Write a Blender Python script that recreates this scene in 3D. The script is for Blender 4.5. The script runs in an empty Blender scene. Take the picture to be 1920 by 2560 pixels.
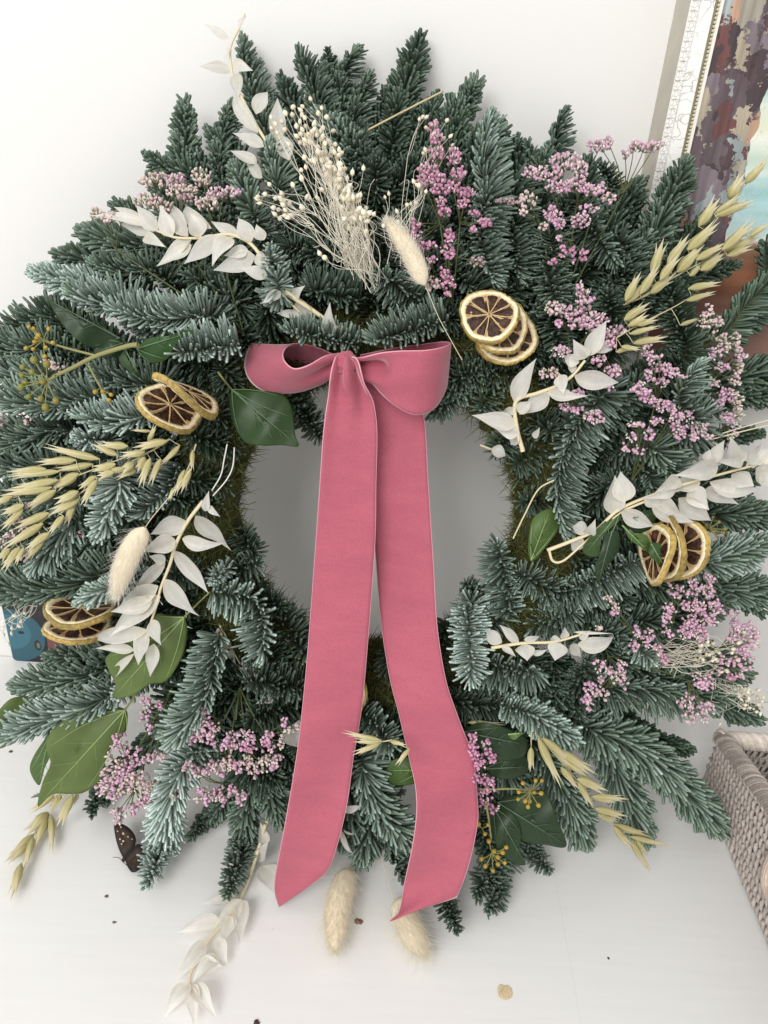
import bpy, math, random
import numpy as np
from mathutils import Matrix, Vector

random.seed(7)
RNG = np.random.default_rng(11)
scene = bpy.context.scene
COL = scene.collection

# ------------------------------------------------------------------ camera
FPX = 1921.0                       # focal length in pixels of the 1920 x 2560 frame
PITCH, ROLL = math.radians(30.0), math.radians(3.5)
CAM = np.array([0.0, -0.562, 0.51])
_f = np.array([0, math.cos(PITCH), -math.sin(PITCH)])
_x0 = np.array([1.0, 0, 0]); _u0 = np.array([0, math.sin(PITCH), math.cos(PITCH)])
CX = _x0 * math.cos(ROLL) + _u0 * math.sin(ROLL)
CU = -_x0 * math.sin(ROLL) + _u0 * math.cos(ROLL)
CF = _f
cam_data = bpy.data.cameras.new('camera')
cam_data.sensor_fit = 'HORIZONTAL'; cam_data.sensor_width = 36.0
cam_data.lens = 36.0 * FPX / 1920.0
cam_data.clip_start = 0.01; cam_data.clip_end = 50
cam = bpy.data.objects.new('camera', cam_data); COL.objects.link(cam)
m = Matrix.Identity(4)
for i in range(3):
    m[i][0] = CX[i]; m[i][1] = CU[i]; m[i][2] = -CF[i]; m[i][3] = CAM[i]
cam.matrix_world = m
scene.camera = cam

# ------------------------------------------------------------------ light
world = bpy.data.worlds.new('World'); scene.world = world; world.use_nodes = True
bg = world.node_tree.nodes['Background']
bg.inputs[0].default_value = (1.0, 0.985, 0.965, 1); bg.inputs[1].default_value = 0.84

def area(name, loc, target, sx, sy, power, color):
    d = bpy.data.lights.new(name, 'AREA'); d.shape = 'RECTANGLE'; d.size = sx; d.size_y = sy
    d.energy = power; d.color = color
    o = bpy.data.objects.new(name, d); COL.objects.link(o); o.location = loc
    o.rotation_euler = (Vector(target) - Vector(loc)).to_track_quat('-Z', 'Y').to_euler()
    return o
area('window_light', (-1.15, -2.6, 2.15), (0, -0.1, 0.2), 1.6, 1.6, 76.0, (1.0, 0.99, 0.975))

vs = scene.view_settings
vs.view_transform = 'Standard'; vs.look = 'None'; vs.exposure = 0.0; vs.gamma = 1.0
vs.use_curve_mapping = False
scene.cycles.use_denoising = True
scene.cycles.max_bounces = 10; scene.cycles.diffuse_bounces = 7; scene.cycles.transmission_bounces = 8
scene.cycles.transparent_max_bounces = 16

# ------------------------------------------------------------------ geometry helpers
def nrm(v):
    v = np.asarray(v, float)
    return v / (np.linalg.norm(v, axis=-1, keepdims=True) + 1e-12)
def ray(x, y):
    return CX * (x - 960) / FPX - CU * (y - 1280) / FPX + CF
def hit(x, y, n, d):
    v = ray(x, y); return CAM + v * ((d - CAM @ n) / (v @ n))
YA = np.array([0, 1.0, 0]); ZA = np.array([0, 0, 1.0])
LEAN = math.radians(15)
WN = np.array([0, -math.cos(LEAN), math.sin(LEAN)])       # wreath's face normal
WP = np.array([0, -0.165, 0.0])
def at(x, y, h=0.0, zmin=0.006):
    """the point seen at (x, y) of the frame, h metres in front of the wreath's back plane; nothing sinks into the table"""
    p = hit(x, y, WN, WP @ WN + h)
    if p[2] < zmin: p = hit(x, y, ZA, zmin)
    if p[1] > -0.008: p = hit(x, y, YA, -0.008)
    return p
def mpp(p):
    return float((np.asarray(p) - CAM) @ CF) / FPX
def hb(x, y):
    r = math.hypot(x - 940, (y - 1285))
    return float(np.interp(r, [320, 430, 650, 850, 1000, 1150], [.036, .048, .052, .036, .012, -.006]))
def cr(P, n):
    """Catmull-Rom through the points P, n samples"""
    P = np.asarray(P, float)
    if len(P) == 2:
        t = np.linspace(0, 1, n)[:, None]; return P[0] * (1 - t) + P[1] * t
    Q = np.vstack([2 * P[0] - P[1], P, 2 * P[-1] - P[-2]])
    out = []
    for s in np.linspace(0, len(P) - 1, n):
        i = min(int(s), len(P) - 2); t = s - i
        a, b, c, d = Q[i], Q[i + 1], Q[i + 2], Q[i + 3]
        out.append(.5 * ((2 * b) + (-a + c) * t + (2 * a - 5 * b + 4 * c - d) * t * t + (-a + 3 * b - 3 * c + d) * t ** 3))
    return np.array(out)

class MB:
    """collects vertices, faces and vertex colours of ONE mesh"""
    def __init__(s): s.v = []; s.f = {3: [], 4: []}; s.c = []; s.n = 0
    def add(s, v, quads=None, tris=None, col=(.5, .5, .5)):
        v = np.asarray(v, float).reshape(-1, 3); c = np.asarray(col, float)
        if c.ndim == 1: c = np.tile(c, (len(v), 1))
        s.v.append(v); s.c.append(c)
        if quads is not None and len(quads): s.f[4].append(np.asarray(quads) + s.n)
        if tris is not None and len(tris): s.f[3].append(np.asarray(tris) + s.n)
        s.n += len(v)
    def tube(s, path, rad, sides=6, col=(.5, .5, .5), cap=True):
        P = np.asarray(path, float); n = len(P)
        R = np.broadcast_to(np.asarray(rad, float), (n,))
        T = nrm(np.gradient(P, axis=0))
        ref = np.array([0.3, 0.9, 0.31])
        if abs(T.mean(0) @ ref) > .9 * np.linalg.norm(T.mean(0)): ref = np.array([1., 0, .1])
        A = nrm(np.cross(T, ref)); B = np.cross(T, A)
        a = np.arange(sides) * 2 * np.pi / sides
        V = P[:, None] + R[:, None, None] * (A[:, None] * np.cos(a)[None, :, None] + B[:, None] * np.sin(a)[None, :, None])
        i = np.arange(n - 1)[:, None] * sides; j = np.arange(sides)[None]; k = (j + 1) % sides
        q = np.stack([i + j, i + k, i + sides + k, i + sides + j], -1).reshape(-1, 4)
        c = np.asarray(col, float)
        if c.ndim == 2: c = np.repeat(c, sides, 0)
        s.add(V.reshape(-1, 3), q, None, c)
        if cap:
            b = s.n - n * sides
            for e in (0, n - 1):
                base = b + e * sides
                s.f[3].append(np.array([[base, base + t, base + t + 1] for t in range(1, sides - 1)]))
    def grid(s, V, col=(.5, .5, .5), wrap=False):
        V = np.asarray(V, float); a, b = V.shape[:2]
        i = np.arange(a - 1)[:, None] * b
        if wrap: j = np.arange(b)[None]; k = (j + 1) % b
        else: j = np.arange(b - 1)[None]; k = j + 1
        q = np.stack([i + j, i + k, i + b + k, i + b + j], -1).reshape(-1, 4)
        c = np.asarray(col, float)
        if c.ndim == 3: c = c.reshape(-1, 3)
        s.add(V.reshape(-1, 3), q, None, c)
    def mesh(s, name, smooth=True):
        V = np.vstack(s.v); C = np.vstack(s.c)
        me = bpy.data.meshes.new(name)
        me.vertices.add(len(V)); me.vertices.foreach_set('co', V.astype(np.float32).ravel())
        loops = []; starts = []; tot = 0
        for k in (4, 3):
            if s.f[k]:
                F = np.vstack(s.f[k]); loops.append(F.ravel())
                starts.append(tot + np.arange(len(F)) * k); tot += F.size
        L = np.concatenate(loops).astype(np.int32); S = np.concatenate(starts).astype(np.int32)
        me.loops.add(len(L)); me.loops.foreach_set('vertex_index', L)
        me.polygons.add(len(S)); me.polygons.foreach_set('loop_start', S)
        at_ = me.attributes.new('Col', 'FLOAT_COLOR', 'POINT')
        at_.data.foreach_set('color', np.hstack([C, np.ones((len(C), 1))]).astype(np.float32).ravel())
        me.polygons.foreach_set('use_smooth', np.full(len(S), smooth))
        me.update(calc_edges=True); me.validate()
        return me

ROOT_INV = {}
def put(name, me, mat=None, parent=None, kind=None, label=None, mw=None):
    o = bpy.data.objects.new(name, me); COL.objects.link(o)
    if mat is not None and me is not None and not me.materials: me.materials.append(mat)
    if mw is not None: o.matrix_world = mw
    if parent is not None:
        o.parent = parent
        if parent.name in ROOT_INV: o.matrix_parent_inverse = ROOT_INV[parent.name]
    if kind: o['kind'] = kind
    if label: o['label'] = label
    return o
def thing(name, label, cat, loc, group=None):
    o = bpy.data.objects.new(name, None); COL.objects.link(o); o.location = loc
    o.empty_display_size = .02
    o['label'] = label; o['category'] = cat
    if group: o['group'] = group
    ROOT_INV[o.name] = Matrix.Translation(-Vector(loc))
    return o
def tag(o, label, cat, group=None):
    o['label'] = label; o['category'] = cat
    if group: o['group'] = group
    return o

# ------------------------------------------------------------------ materials
def mat(name, rough=.6, noise2=0, sheen=0, sheen_tint=(1, 1, 1), trans=0, spec=.5, noise=0, nscale=200, bump=0, bscale=400, color=None, sss=0, coat=0):
    M = bpy.data.materials.new(name); M.use_nodes = True
    nt = M.node_tree; N = nt.nodes; L = nt.links
    P = N['Principled BSDF']; out = N['Material Output']
    P.inputs['Roughness'].default_value = rough
    P.inputs['Specular IOR Level'].default_value = spec
    if sheen:
        P.inputs['Sheen Weight'].default_value = sheen; P.inputs['Sheen Roughness'].default_value = .35
        P.inputs['Sheen Tint'].default_value = (*sheen_tint, 1)
    if coat: P.inputs['Coat Weight'].default_value = coat; P.inputs['Coat Roughness'].default_value = .25
    if color is None:
        a = N.new('ShaderNodeAttribute'); a.attribute_name = 'Col'; src = a.outputs['Color']
    else:
        a = N.new('ShaderNodeRGB'); a.outputs[0].default_value = (*color, 1); src = a.outputs[0]
    tc = N.new('ShaderNodeTexCoord')
    if noise:
        nz = N.new('ShaderNodeTexNoise'); nz.inputs['Scale'].default_value = nscale; nz.inputs['Detail'].default_value = 4
        L.new(tc.outputs['Object'], nz.inputs['Vector'])
        mr = N.new('ShaderNodeMapRange'); mr.inputs['From Min'].default_value = .3; mr.inputs['From Max'].default_value = .7
        mr.inputs['To Min'].default_value = 1 - noise; mr.inputs['To Max'].default_value = 1 + noise
        L.new(nz.outputs['Fac'], mr.inputs['Value'])
        mx = N.new('ShaderNodeVectorMath'); mx.operation = 'SCALE'
        L.new(src, mx.inputs[0]); L.new(mr.outputs['Result'], mx.inputs['Scale']); src = mx.outputs[0]
    if noise2:                                   # the lie of the pile: broad streaks across the ribbon
        mp_ = N.new('ShaderNodeMapping'); mp_.inputs['Scale'].default_value = (.6, .6, 1.8); L.new(tc.outputs['Object'], mp_.inputs['Vector'])
        nz = N.new('ShaderNodeTexNoise'); nz.inputs['Scale'].default_value = 46; nz.inputs['Detail'].default_value = 5; nz.inputs['Roughness'].default_value = .65
        L.new(mp_.outputs[0], nz.inputs['Vector'])
        mr = N.new('ShaderNodeMapRange'); mr.inputs['From Min'].default_value = .3; mr.inputs['From Max'].default_value = .7
        mr.inputs['To Min'].default_value = 1 - noise2; mr.inputs['To Max'].default_value = 1 + noise2
        L.new(nz.outputs['Fac'], mr.inputs['Value'])
        mx = N.new('ShaderNodeVectorMath'); mx.operation = 'SCALE'
        L.new(src, mx.inputs[0]); L.new(mr.outputs['Result'], mx.inputs['Scale']); src = mx.outputs[0]
    L.new(src, P.inputs['Base Color'])
    if bump:
        bz = N.new('ShaderNodeTexNoise'); bz.inputs['Scale'].default_value = bscale; bz.inputs['Detail'].default_value = 3
        L.new(tc.outputs['Object'], bz.inputs['Vector'])
        b = N.new('ShaderNodeBump'); b.inputs['Strength'].default_value = bump; b.inputs['Distance'].default_value = .001
        L.new(bz.outputs['Fac'], b.inputs['Height']); L.new(b.outputs['Normal'], P.inputs['Normal'])
    if trans:
        T = N.new('ShaderNodeBsdfTranslucent'); L.new(src, T.inputs['Color'])
        X = N.new('ShaderNodeMixShader'); X.inputs[0].default_value = trans
        L.new(P.outputs[0], X.inputs[1]); L.new(T.outputs[0], X.inputs[2]); L.new(X.outputs[0], out.inputs['Surface'])
    return M

M_needle = mat('fir_needle', rough=.58, spec=.22)
M_bark = mat('bark', rough=.8, noise=.3, nscale=900, bump=.4, bscale=1200)
M_white = mat('bleached_leaf', rough=.45, trans=.42, spec=.4, noise=.05, nscale=250)
M_stem = mat('dry_stem', rough=.55)
M_oat = mat('oat_husk', rough=.48, trans=.18, noise=.06, nscale=500)
M_flower = mat('sea_lavender_petal', rough=.65, trans=.2)
M_ivy = mat('ivy_leaf', rough=.42, spec=.32, noise=.16, nscale=70, bump=.06, bscale=350)
M_ivy2 = mat('ivy_leaf_matt', rough=.5, spec=.35, noise=.14, nscale=60, bump=.1, bscale=350)
M_berry = mat('ivy_berry', rough=.5, noise=.15, nscale=600)
M_pod = mat('flax_pod', rough=.6, trans=.1)
M_fluff = mat('grass_fluff', rough=.8, trans=.3, spec=.05)
M_moss = mat('moss', rough=.85, trans=.15)
M_rind = mat('dried_rind', rough=.5, noise=.35, nscale=420, bump=.9, bscale=900)
M_pith = mat('dried_pith', rough=.6, noise=.12, nscale=600, bump=.5, bscale=900)
M_flesh = mat('dried_flesh', rough=.5, noise=.7, nscale=450, bump=.8, bscale=600, spec=.3)
M_velvet = mat('pink_velvet', rough=.85, sheen=1.0, sheen_tint=(1, .78, .83), spec=.1, noise=.10, nscale=1300, bump=.15, bscale=2500, color=(.425, .112, .155), noise2=.075)
M_selvedge = mat('pink_selvedge', rough=.5, color=(.70, .34, .41))

# ------------------------------------------------------------------ setting
def nodes(M):
    M.use_nodes = True; nt = M.node_tree
    return nt, nt.nodes, nt.links, nt.nodes['Principled BSDF']
def box(mb, lo, hi, col=(.5, .5, .5)):
    x0, y0, z0 = lo; x1, y1, z1 = hi
    v = [(x0, y0, z0), (x1, y0, z0), (x1, y1, z0), (x0, y1, z0), (x0, y0, z1), (x1, y0, z1), (x1, y1, z1), (x0, y1, z1)]
    mb.add(v, [(0, 3, 2, 1), (4, 5, 6, 7), (0, 1, 5, 4), (1, 2, 6, 5), (2, 3, 7, 6), (3, 0, 4, 7)], None, col)

M_wall = bpy.data.materials.new('painted_wall'); nt, N, L, P = nodes(M_wall)
P.inputs['Roughness'].default_value = .75; P.inputs['Specular IOR Level'].default_value = .2
tc = N.new('ShaderNodeTexCoord')
nz = N.new('ShaderNodeTexNoise'); nz.inputs['Scale'].default_value = 3.5; nz.inputs['Detail'].default_value = 5
L.new(tc.outputs['Object'], nz.inputs['Vector'])
rp = N.new('ShaderNodeValToRGB'); rp.color_ramp.elements[0].position = .3; rp.color_ramp.elements[1].position = .75
rp.color_ramp.elements[0].color = (.775, .767, .745, 1); rp.color_ramp.elements[1].color = (.80, .79, .77, 1)
L.new(nz.outputs['Fac'], rp.inputs['Fac'])
sp = N.new('ShaderNodeTexVoronoi'); sp.inputs['Scale'].default_value = 16; L.new(tc.outputs['Object'], sp.inputs['Vector'])
th = N.new('ShaderNodeMath'); th.operation = 'LESS_THAN'; th.inputs[1].default_value = .018; L.new(sp.outputs['Distance'], th.inputs[0])
mx = N.new('ShaderNodeMixRGB'); mx.inputs['Color2'].default_value = (.5, .48, .44, 1)
L.new(rp.outputs['Color'], mx.inputs['Color1']); L.new(th.outputs[0], mx.inputs['Fac']); L.new(mx.outputs[0], P.inputs['Base Color'])
bn = N.new('ShaderNodeTexNoise'); bn.inputs['Scale'].default_value = 420; bn.inputs['Detail'].default_value = 3; L.new(tc.outputs['Object'], bn.inputs['Vector'])
bp = N.new('ShaderNodeBump'); bp.inputs['Strength'].default_value = .12; bp.inputs['Distance'].default_value = .001
L.new(bn.outputs['Fac'], bp.inputs['Height']); L.new(bp.outputs['Normal'], P.inputs['Normal'])
mb = MB(); box(mb, (-1.6, 0, -.9), (1.6, .1, 1.6)); put('wall', mb.mesh('wall', False), M_wall, kind='structure')

M_table = bpy.data.materials.new('painted_table'); nt, N, L, P = nodes(M_table)
P.inputs['Roughness'].default_value = .42; P.inputs['Specular IOR Level'].default_value = .35
tc = N.new('ShaderNodeTexCoord')
mp = N.new('ShaderNodeMapping'); mp.inputs['Scale'].default_value = (5, 60, 1); L.new(tc.outputs['Object'], mp.inputs['Vector'])
g = N.new('ShaderNodeTexNoise'); g.inputs['Scale'].default_value = 3; g.inputs['Detail'].default_value = 6; L.new(mp.outputs[0], g.inputs['Vector'])
rp = N.new('ShaderNodeValToRGB'); rp.color_ramp.elements[0].position = .25; rp.color_ramp.elements[1].position = .8
rp.color_ramp.elements[0].color = (.765, .76, .745, 1); rp.color_ramp.elements[1].color = (.80, .795, .78, 1)
L.new(g.outputs['Fac'], rp.inputs['Fac'])
st = N.new('ShaderNodeTexNoise'); st.inputs['Scale'].default_value = 11; st.inputs['Detail'].default_value = 4; L.new(tc.outputs['Object'], st.inputs['Vector'])
sr = N.new('ShaderNodeMapRange'); sr.inputs['From Min'].default_value = .62; sr.inputs['From Max'].default_value = .8; sr.inputs['To Max'].default_value = .28; sr.clamp = True
L.new(st.outputs['Fac'], sr.inputs['Value'])
mx = N.new('ShaderNodeMixRGB'); mx.inputs['Color2'].default_value = (.74, .69, .60, 1)
L.new(rp.outputs['Color'], mx.inputs['Color1']); L.new(sr.outputs['Result'], mx.inputs['Fac'])
sp = N.new('ShaderNodeTexVoronoi'); sp.inputs['Scale'].default_value = 34; L.new(tc.outputs['Object'], sp.inputs['Vector'])
th = N.new('ShaderNodeMath'); th.operation = 'LESS_THAN'; th.inputs[1].default_value = .010; L.new(sp.outputs['Distance'], th.inputs[0])
mx2 = N.new('ShaderNodeMixRGB'); mx2.inputs['Color2'].default_value = (.22, .19, .16, 1)
L.new(mx.outputs[0], mx2.inputs['Color1']); L.new(th.outputs[0], mx2.inputs['Fac']); L.new(mx2.outputs[0], P.inputs['Base Color'])
bp = N.new('ShaderNodeBump'); bp.inputs['Strength'].default_value = .08; bp.inputs['Distance'].default_value = .001
L.new(g.outputs['Fac'], bp.inputs['Height']); L.new(bp.outputs['Normal'], P.inputs['Normal'])
mb = MB(); box(mb, (-1.1, -.52, -.03), (1.1, -.001, -.004)); table = put('tabletop', mb.mesh('tabletop', False), M_table, kind='structure')
for x0, x1 in ((-1.1, -.52), (-.5194, .14236), (.14243, 1.1)):
    mb = MB(); box(mb, (x0, -.515, -.0035), (x1, -.0012, 0)); put('board', mb.mesh('board', False), M_table, table)

# ------------------------------------------------------------------ framed painting
fx0 = .1575; fx1 = .60; fz0 = float(hit(1880, 1000, YA, -.02)[2]); fz1 = .82; FD = .030
M_frame = bpy.data.materials.new('crackled_white_paint'); nt, N, L, P = nodes(M_frame)
P.inputs['Roughness'].default_value = .5
tc = N.new('ShaderNodeTexCoord')
nzz = N.new('ShaderNodeTexNoise'); nzz.inputs['Scale'].default_value = 90; L.new(tc.outputs['Object'], nzz.inputs['Vector'])
ad = N.new('ShaderNodeVectorMath'); ad.operation = 'MULTIPLY_ADD'; ad.inputs[1].default_value = (.02, .02, .02)
L.new(nzz.outputs['Color'], ad.inputs[0]); L.new(tc.outputs['Object'], ad.inputs[2])
vo = N.new('ShaderNodeTexVoronoi'); vo.feature = 'DISTANCE_TO_EDGE'; vo.inputs['Scale'].default_value = 130; L.new(ad.outputs[0], vo.inputs['Vector'])
mr = N.new('ShaderNodeMapRange'); mr.inputs['From Min'].default_value = .0; mr.inputs['From Max'].default_value = .045; L.new(vo.outputs['Distance'], mr.inputs['Value'])
n2 = N.new('ShaderNodeTexNoise'); n2.inputs['Scale'].default_value = 60; L.new(tc.outputs['Object'], n2.inputs['Vector'])
gt = N.new('ShaderNodeMapRange'); gt.inputs['From Min'].default_value = .45; gt.inputs['From Max'].default_value = .6; L.new(n2.outputs['Fac'], gt.inputs['Value'])
mxm = N.new('ShaderNodeMath'); mxm.operation = 'MAXIMUM'; L.new(mr.outputs[0], mxm.inputs[0]); L.new(gt.outputs[0], mxm.inputs[1])
rc = N.new('ShaderNodeMixRGB'); rc.inputs['Color1'].default_value = (.50, .47, .41, 1); rc.inputs['Color2'].default_value = (.84, .83, .80, 1)
L.new(mxm.outputs[0], rc.inputs['Fac']); L.new(rc.outputs[0], P.inputs['Base Color'])
bp = N.new('ShaderNodeBump'); bp.inputs['Strength'].default_value = .5; bp.inputs['Distance'].default_value = .0006
L.new(mxm.outputs[0], bp.inputs['Height']); L.new(bp.outputs['Normal'], P.inputs['Normal'])
M_gilt = mat('gilt_beading', rough=.35, color=(.62, .55, .38)); M_groove = mat('olive_groove', rough=.6, color=(.32, .29, .20))
M_liner = mat('cream_liner', rough=.6, color=(.80, .78, .72))
M_raw = mat('raw_beige_shaded_side', rough=.7, noise=.06, nscale=80, color=(.50, .47, .40))  # unpainted beige, with the shade on the frame's side put into the colour
pic = thing('framed_painting', 'oil painting of a cliff by the sea in a crackled white frame on the wall', 'painting', (fx0, 0, fz0))
prof = [(0, 0), (0, FD), (.0050, FD + .0003), (.0054, FD - .0014), (.0140, FD - .0004), (.0150, FD - .003), (.0150, 0)]   # offset inwards, depth
def member(name, a, b, inward):
    a = np.array(a, float); b = np.array(b, float); inward = np.array(inward, float); d = nrm(b - a)
    mb = MB(); V = []
    for p, ext in ((a, 0), (b, 0)):
        V.append([p + inward * w + (d * w if p is a else -d * w) + np.array([0, -dep, 0]) for w, dep in prof])
    mb.grid(np.array(V)[:, 1:]); o = put(name, mb.mesh(name, False), M_frame, pic)
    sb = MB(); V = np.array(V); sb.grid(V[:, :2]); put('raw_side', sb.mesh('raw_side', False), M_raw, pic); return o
member('side_moulding', (fx0, 0, fz0), (fx0, 0, fz1), (1, 0, 0))
member('side_moulding', (fx1, 0, fz0), (fx1, 0, fz1), (-1, 0, 0))
member('bottom_moulding', (fx0, 0, fz0), (fx1, 0, fz0), (0, 0, 1))
member('top_moulding', (fx0, 0, fz1), (fx1, 0, fz1), (0, 0, -1))
mbd = MB(); box(mbd, (0, -.0011, 0), (.0044, .0005, .0041)); dent = mbd.mesh('dentil', False)
z = fz0 + .016
while z < fz1 - .016:
    put('dentil', dent, M_frame, pic, mw=Matrix.Translation((fx0 + .0004, -FD, z))); z += .0050
mb = MB(); box(mb, (fx0 + .0151, -FD + .005, fz0 + .015), (fx0 + .0170, -.002, fz1 - .015)); box(mb, (fx0 + .015, -FD + .005, fz0 + .0151), (fx1 - .015, -.002, fz0 + .0170))
put('groove', mb.mesh('groove', False), M_groove, pic)
mb = MB(); a = np.linspace(0, np.pi, 5); bb = np.linspace(0, 2 * np.pi, 8, endpoint=False)
sph = np.array([[(math.sin(t) * math.cos(u), math.sin(t) * math.sin(u), math.cos(t)) for u in bb] for t in a])
z = fz0 + .017
while z < fz1 - .017:
    mb.grid(sph * .00095 + np.array([fx0 + .0176, -FD + .0046, z]), wrap=True); z += .0021
x = fx0 + .018
while x < fx1 - .017:
    mb.grid(sph * .00095 + np.array([x, -FD + .0046, fz0 + .0176]), wrap=True); x += .0021
put('beading', mb.mesh('beading'), M_gilt, pic, kind='stuff')
mb = MB(); box(mb, (fx0 + .0183, -FD + .0050, fz0 + .0183), (fx0 + .0206, -.002, fz1 - .018)); box(mb, (fx0 + .0207, -FD + .0050, fz0 + .0183), (fx1 - .0183, -.002, fz0 + .0206))
put('liner', mb.mesh('liner', False), M_liner, pic)
# canvas: a cliff of knife strokes on the left, sea and sky, red beach below
M_can = bpy.data.materials.new('oil_paint'); nt, N, L, P = nodes(M_can); P.inputs['Roughness'].default_value = .38
def nd(t, **k):
    n = N.new(t)
    for a_, b_ in k.items(): setattr(n, a_, b_)
    return n
def ramp(src, stops, interp='LINEAR'):
    r = nd('ShaderNodeValToRGB'); r.color_ramp.interpolation = interp; e = r.color_ramp.elements
    while len(e) < len(stops): e.new(.5)
    for q, (p_, c_) in zip(e, stops): q.position = p_; q.color = (*c_, 1)
    L.new(src, r.inputs['Fac']); return r.outputs['Color']
tc = nd('ShaderNodeTexCoord'); sx = nd('ShaderNodeSeparateXYZ'); L.new(tc.outputs['Object'], sx.inputs[0])
def noise(sc, detail=3, mapscale=(1, 1, 1), dist=0):
    q = nd('ShaderNodeMapping'); q.inputs['Scale'].default_value = mapscale; L.new(tc.outputs['Object'], q.inputs['Vector'])
    n = nd('ShaderNodeTexNoise'); n.inputs['Scale'].default_value = sc; n.inputs['Detail'].default_value = detail; n.inputs['Distortion'].default_value = dist
    L.new(q.outputs[0], n.inputs['Vector']); return n.outputs['Fac']
def strokes(sc, mapscale, warp, wsc):
    q = nd('ShaderNodeMapping'); q.inputs['Scale'].default_value = mapscale; L.new(tc.outputs['Object'], q.inputs['Vector'])
    n = nd('ShaderNodeTexNoise'); n.inputs['Scale'].default_value = wsc; n.inputs['Detail'].default_value = 5; n.inputs['Roughness'].default_value = .65; L.new(tc.outputs['Object'], n.inputs['Vector'])
    m_ = nd('ShaderNodeVectorMath', operation='MULTIPLY_ADD'); m_.inputs[1].default_value = (warp, warp, warp); L.new(n.outputs['Color'], m_.inputs[0]); L.new(q.outputs[0], m_.inputs[2])
    v = nd('ShaderNodeTexVoronoi'); v.inputs['Scale'].default_value = sc; L.new(m_.outputs[0], v.inputs['Vector'])
    sp_ = nd('ShaderNodeSeparateColor'); L.new(v.outputs['Color'], sp_.inputs[0]); return sp_.outputs[0]
cl = strokes(105, (1, .02, .55), .022, 90)
cliff = ramp(cl, [(.0, (.060, .040, .046)), (.16, (.115, .080, .092)), (.30, (.20, .16, .18)), (.42, (.085, .050, .056)), (.54, (.36, .33, .27)), (.64, (.14, .055, .050)), (.72, (.30, .34, .34)), (.80, (.42, .36, .27)), (.88, (.12, .09, .10)), (.95, (.48, .30, .20))], 'CONSTANT')
strk = noise(260, 4, (1, 1, .07))
cm = nd('ShaderNodeMixRGB'); cm.blend_type = 'OVERLAY'; cm.inputs['Fac'].default_value = .8; L.new(cliff, cm.inputs['Color1']); L.new(strk, cm.inputs['Color2'])
zr = nd('ShaderNodeMapRange'); zb = fz0 + .02
ZS = lambda y: float(hit(1900, y, YA, -.018)[2])
zr.inputs['From Min'].default_value = zb; zr.inputs['From Max'].default_value = ZS(0); L.new(sx.outputs['Z'], zr.inputs['Value'])
ff = lambda y: (ZS(y) - zb) / (ZS(0) - zb)
sky = ramp(zr.outputs['Result'], [(0, (.20, .11, .08)), (ff(760), (.24, .12, .085)), (ff(690), (.42, .17, .085)), (ff(640), (.30, .16, .10)), (ff(612), (.36, .22, .15)), (ff(600), (.78, .78, .72)), (ff(585), (.50, .66, .64)), (ff(500), (.36, .58, .60)), (ff(440), (.50, .66, .62)), (ff(330), (.74, .75, .60)), (ff(260), (.66, .72, .62)), (ff(215), (.25, .48, .52)), (ff(100), (.30, .52, .56)), (1, (.34, .56, .6))])
wv = noise(40, 4, (.25, 1, 2.4))
sm = nd('ShaderNodeMixRGB'); sm.blend_type = 'OVERLAY'; sm.inputs['Fac'].default_value = .55; L.new(sky, sm.inputs['Color1']); L.new(wv, sm.inputs['Color2'])
edge = noise(45, 3, (1, 1, .8))
e1 = nd('ShaderNodeMath', operation='MULTIPLY_ADD'); e1.inputs[1].default_value = .020; L.new(edge, e1.inputs[0]); L.new(sx.outputs['X'], e1.inputs[2])
cxr = float(hit(1880, 330, YA, -.018)[0])
e2 = nd('ShaderNodeMath', operation='LESS_THAN'); e2.inputs[1].default_value = cxr + .010; L.new(e1.outputs[0], e2.inputs[0])
e3 = nd('ShaderNodeMath', operation='GREATER_THAN'); e3.inputs[1].default_value = ZS(655); L.new(sx.outputs['Z'], e3.inputs[0])
e4 = nd('ShaderNodeMath', operation='MULTIPLY'); L.new(e2.outputs[0], e4.inputs[0]); L.new(e3.outputs[0], e4.inputs[1])
fm = nd('ShaderNodeMixRGB'); L.new(e4.outputs[0], fm.inputs['Fac']); L.new(sm.outputs[0], fm.inputs['Color1']); L.new(cm.outputs[0], fm.inputs['Color2'])
L.new(fm.outputs[0], P.inputs['Base Color'])
bp = nd('ShaderNodeBump'); bp.inputs['Strength'].default_value = .7; bp.inputs['Distance'].default_value = .0012
L.new(cl, bp.inputs['Height']); L.new(bp.outputs['Normal'], P.inputs['Normal'])
mb = MB(); box(mb, (fx0 + .0200, -.0215, fz0 + .0200), (fx1 - .015, -.004, fz1 - .015)); put('canvas', mb.mesh('canvas', False), M_can, pic)

# ------------------------------------------------------------------ wicker basket
M_wick = mat('grey_wicker', rough=.6, noise=.22, nscale=500, bump=.35, bscale=1500)
M_wickp = mat('pale_wicker', rough=.55, noise=.14, nscale=300, bump=.3, bscale=1400)
M_dark = mat('basket_inside', rough=.8, color=(.30, .27, .25))
bx0, bx1, by0, by1, BH = .2845, .60, -.45, -.106, .063
bask = thing('wicker_basket', 'grey woven wicker basket standing on the tabletop beside the wreath', 'basket', (bx0, by1, 0))
mb = MB()
box(mb, (bx0 + .006, by0 + .006, .001), (bx1 - .006, by1 - .006, .004))
put('base_panel', mb.mesh('base_panel', False), M_dark, bask)
sides_b = [((bx0, by1), (bx0, by0), (-1, 0)), ((bx0, by1), (bx1, by1), (0, 1)), ((bx1, by1), (bx1, by0), (1, 0)), ((bx0, by0), (bx1, by0), (0, -1))]
PITCH_S = .0054
HL = lambda q: np.interp(q, [0, .03, .085, .2, .35], [.060, .068, .083, .094, .098])
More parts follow.
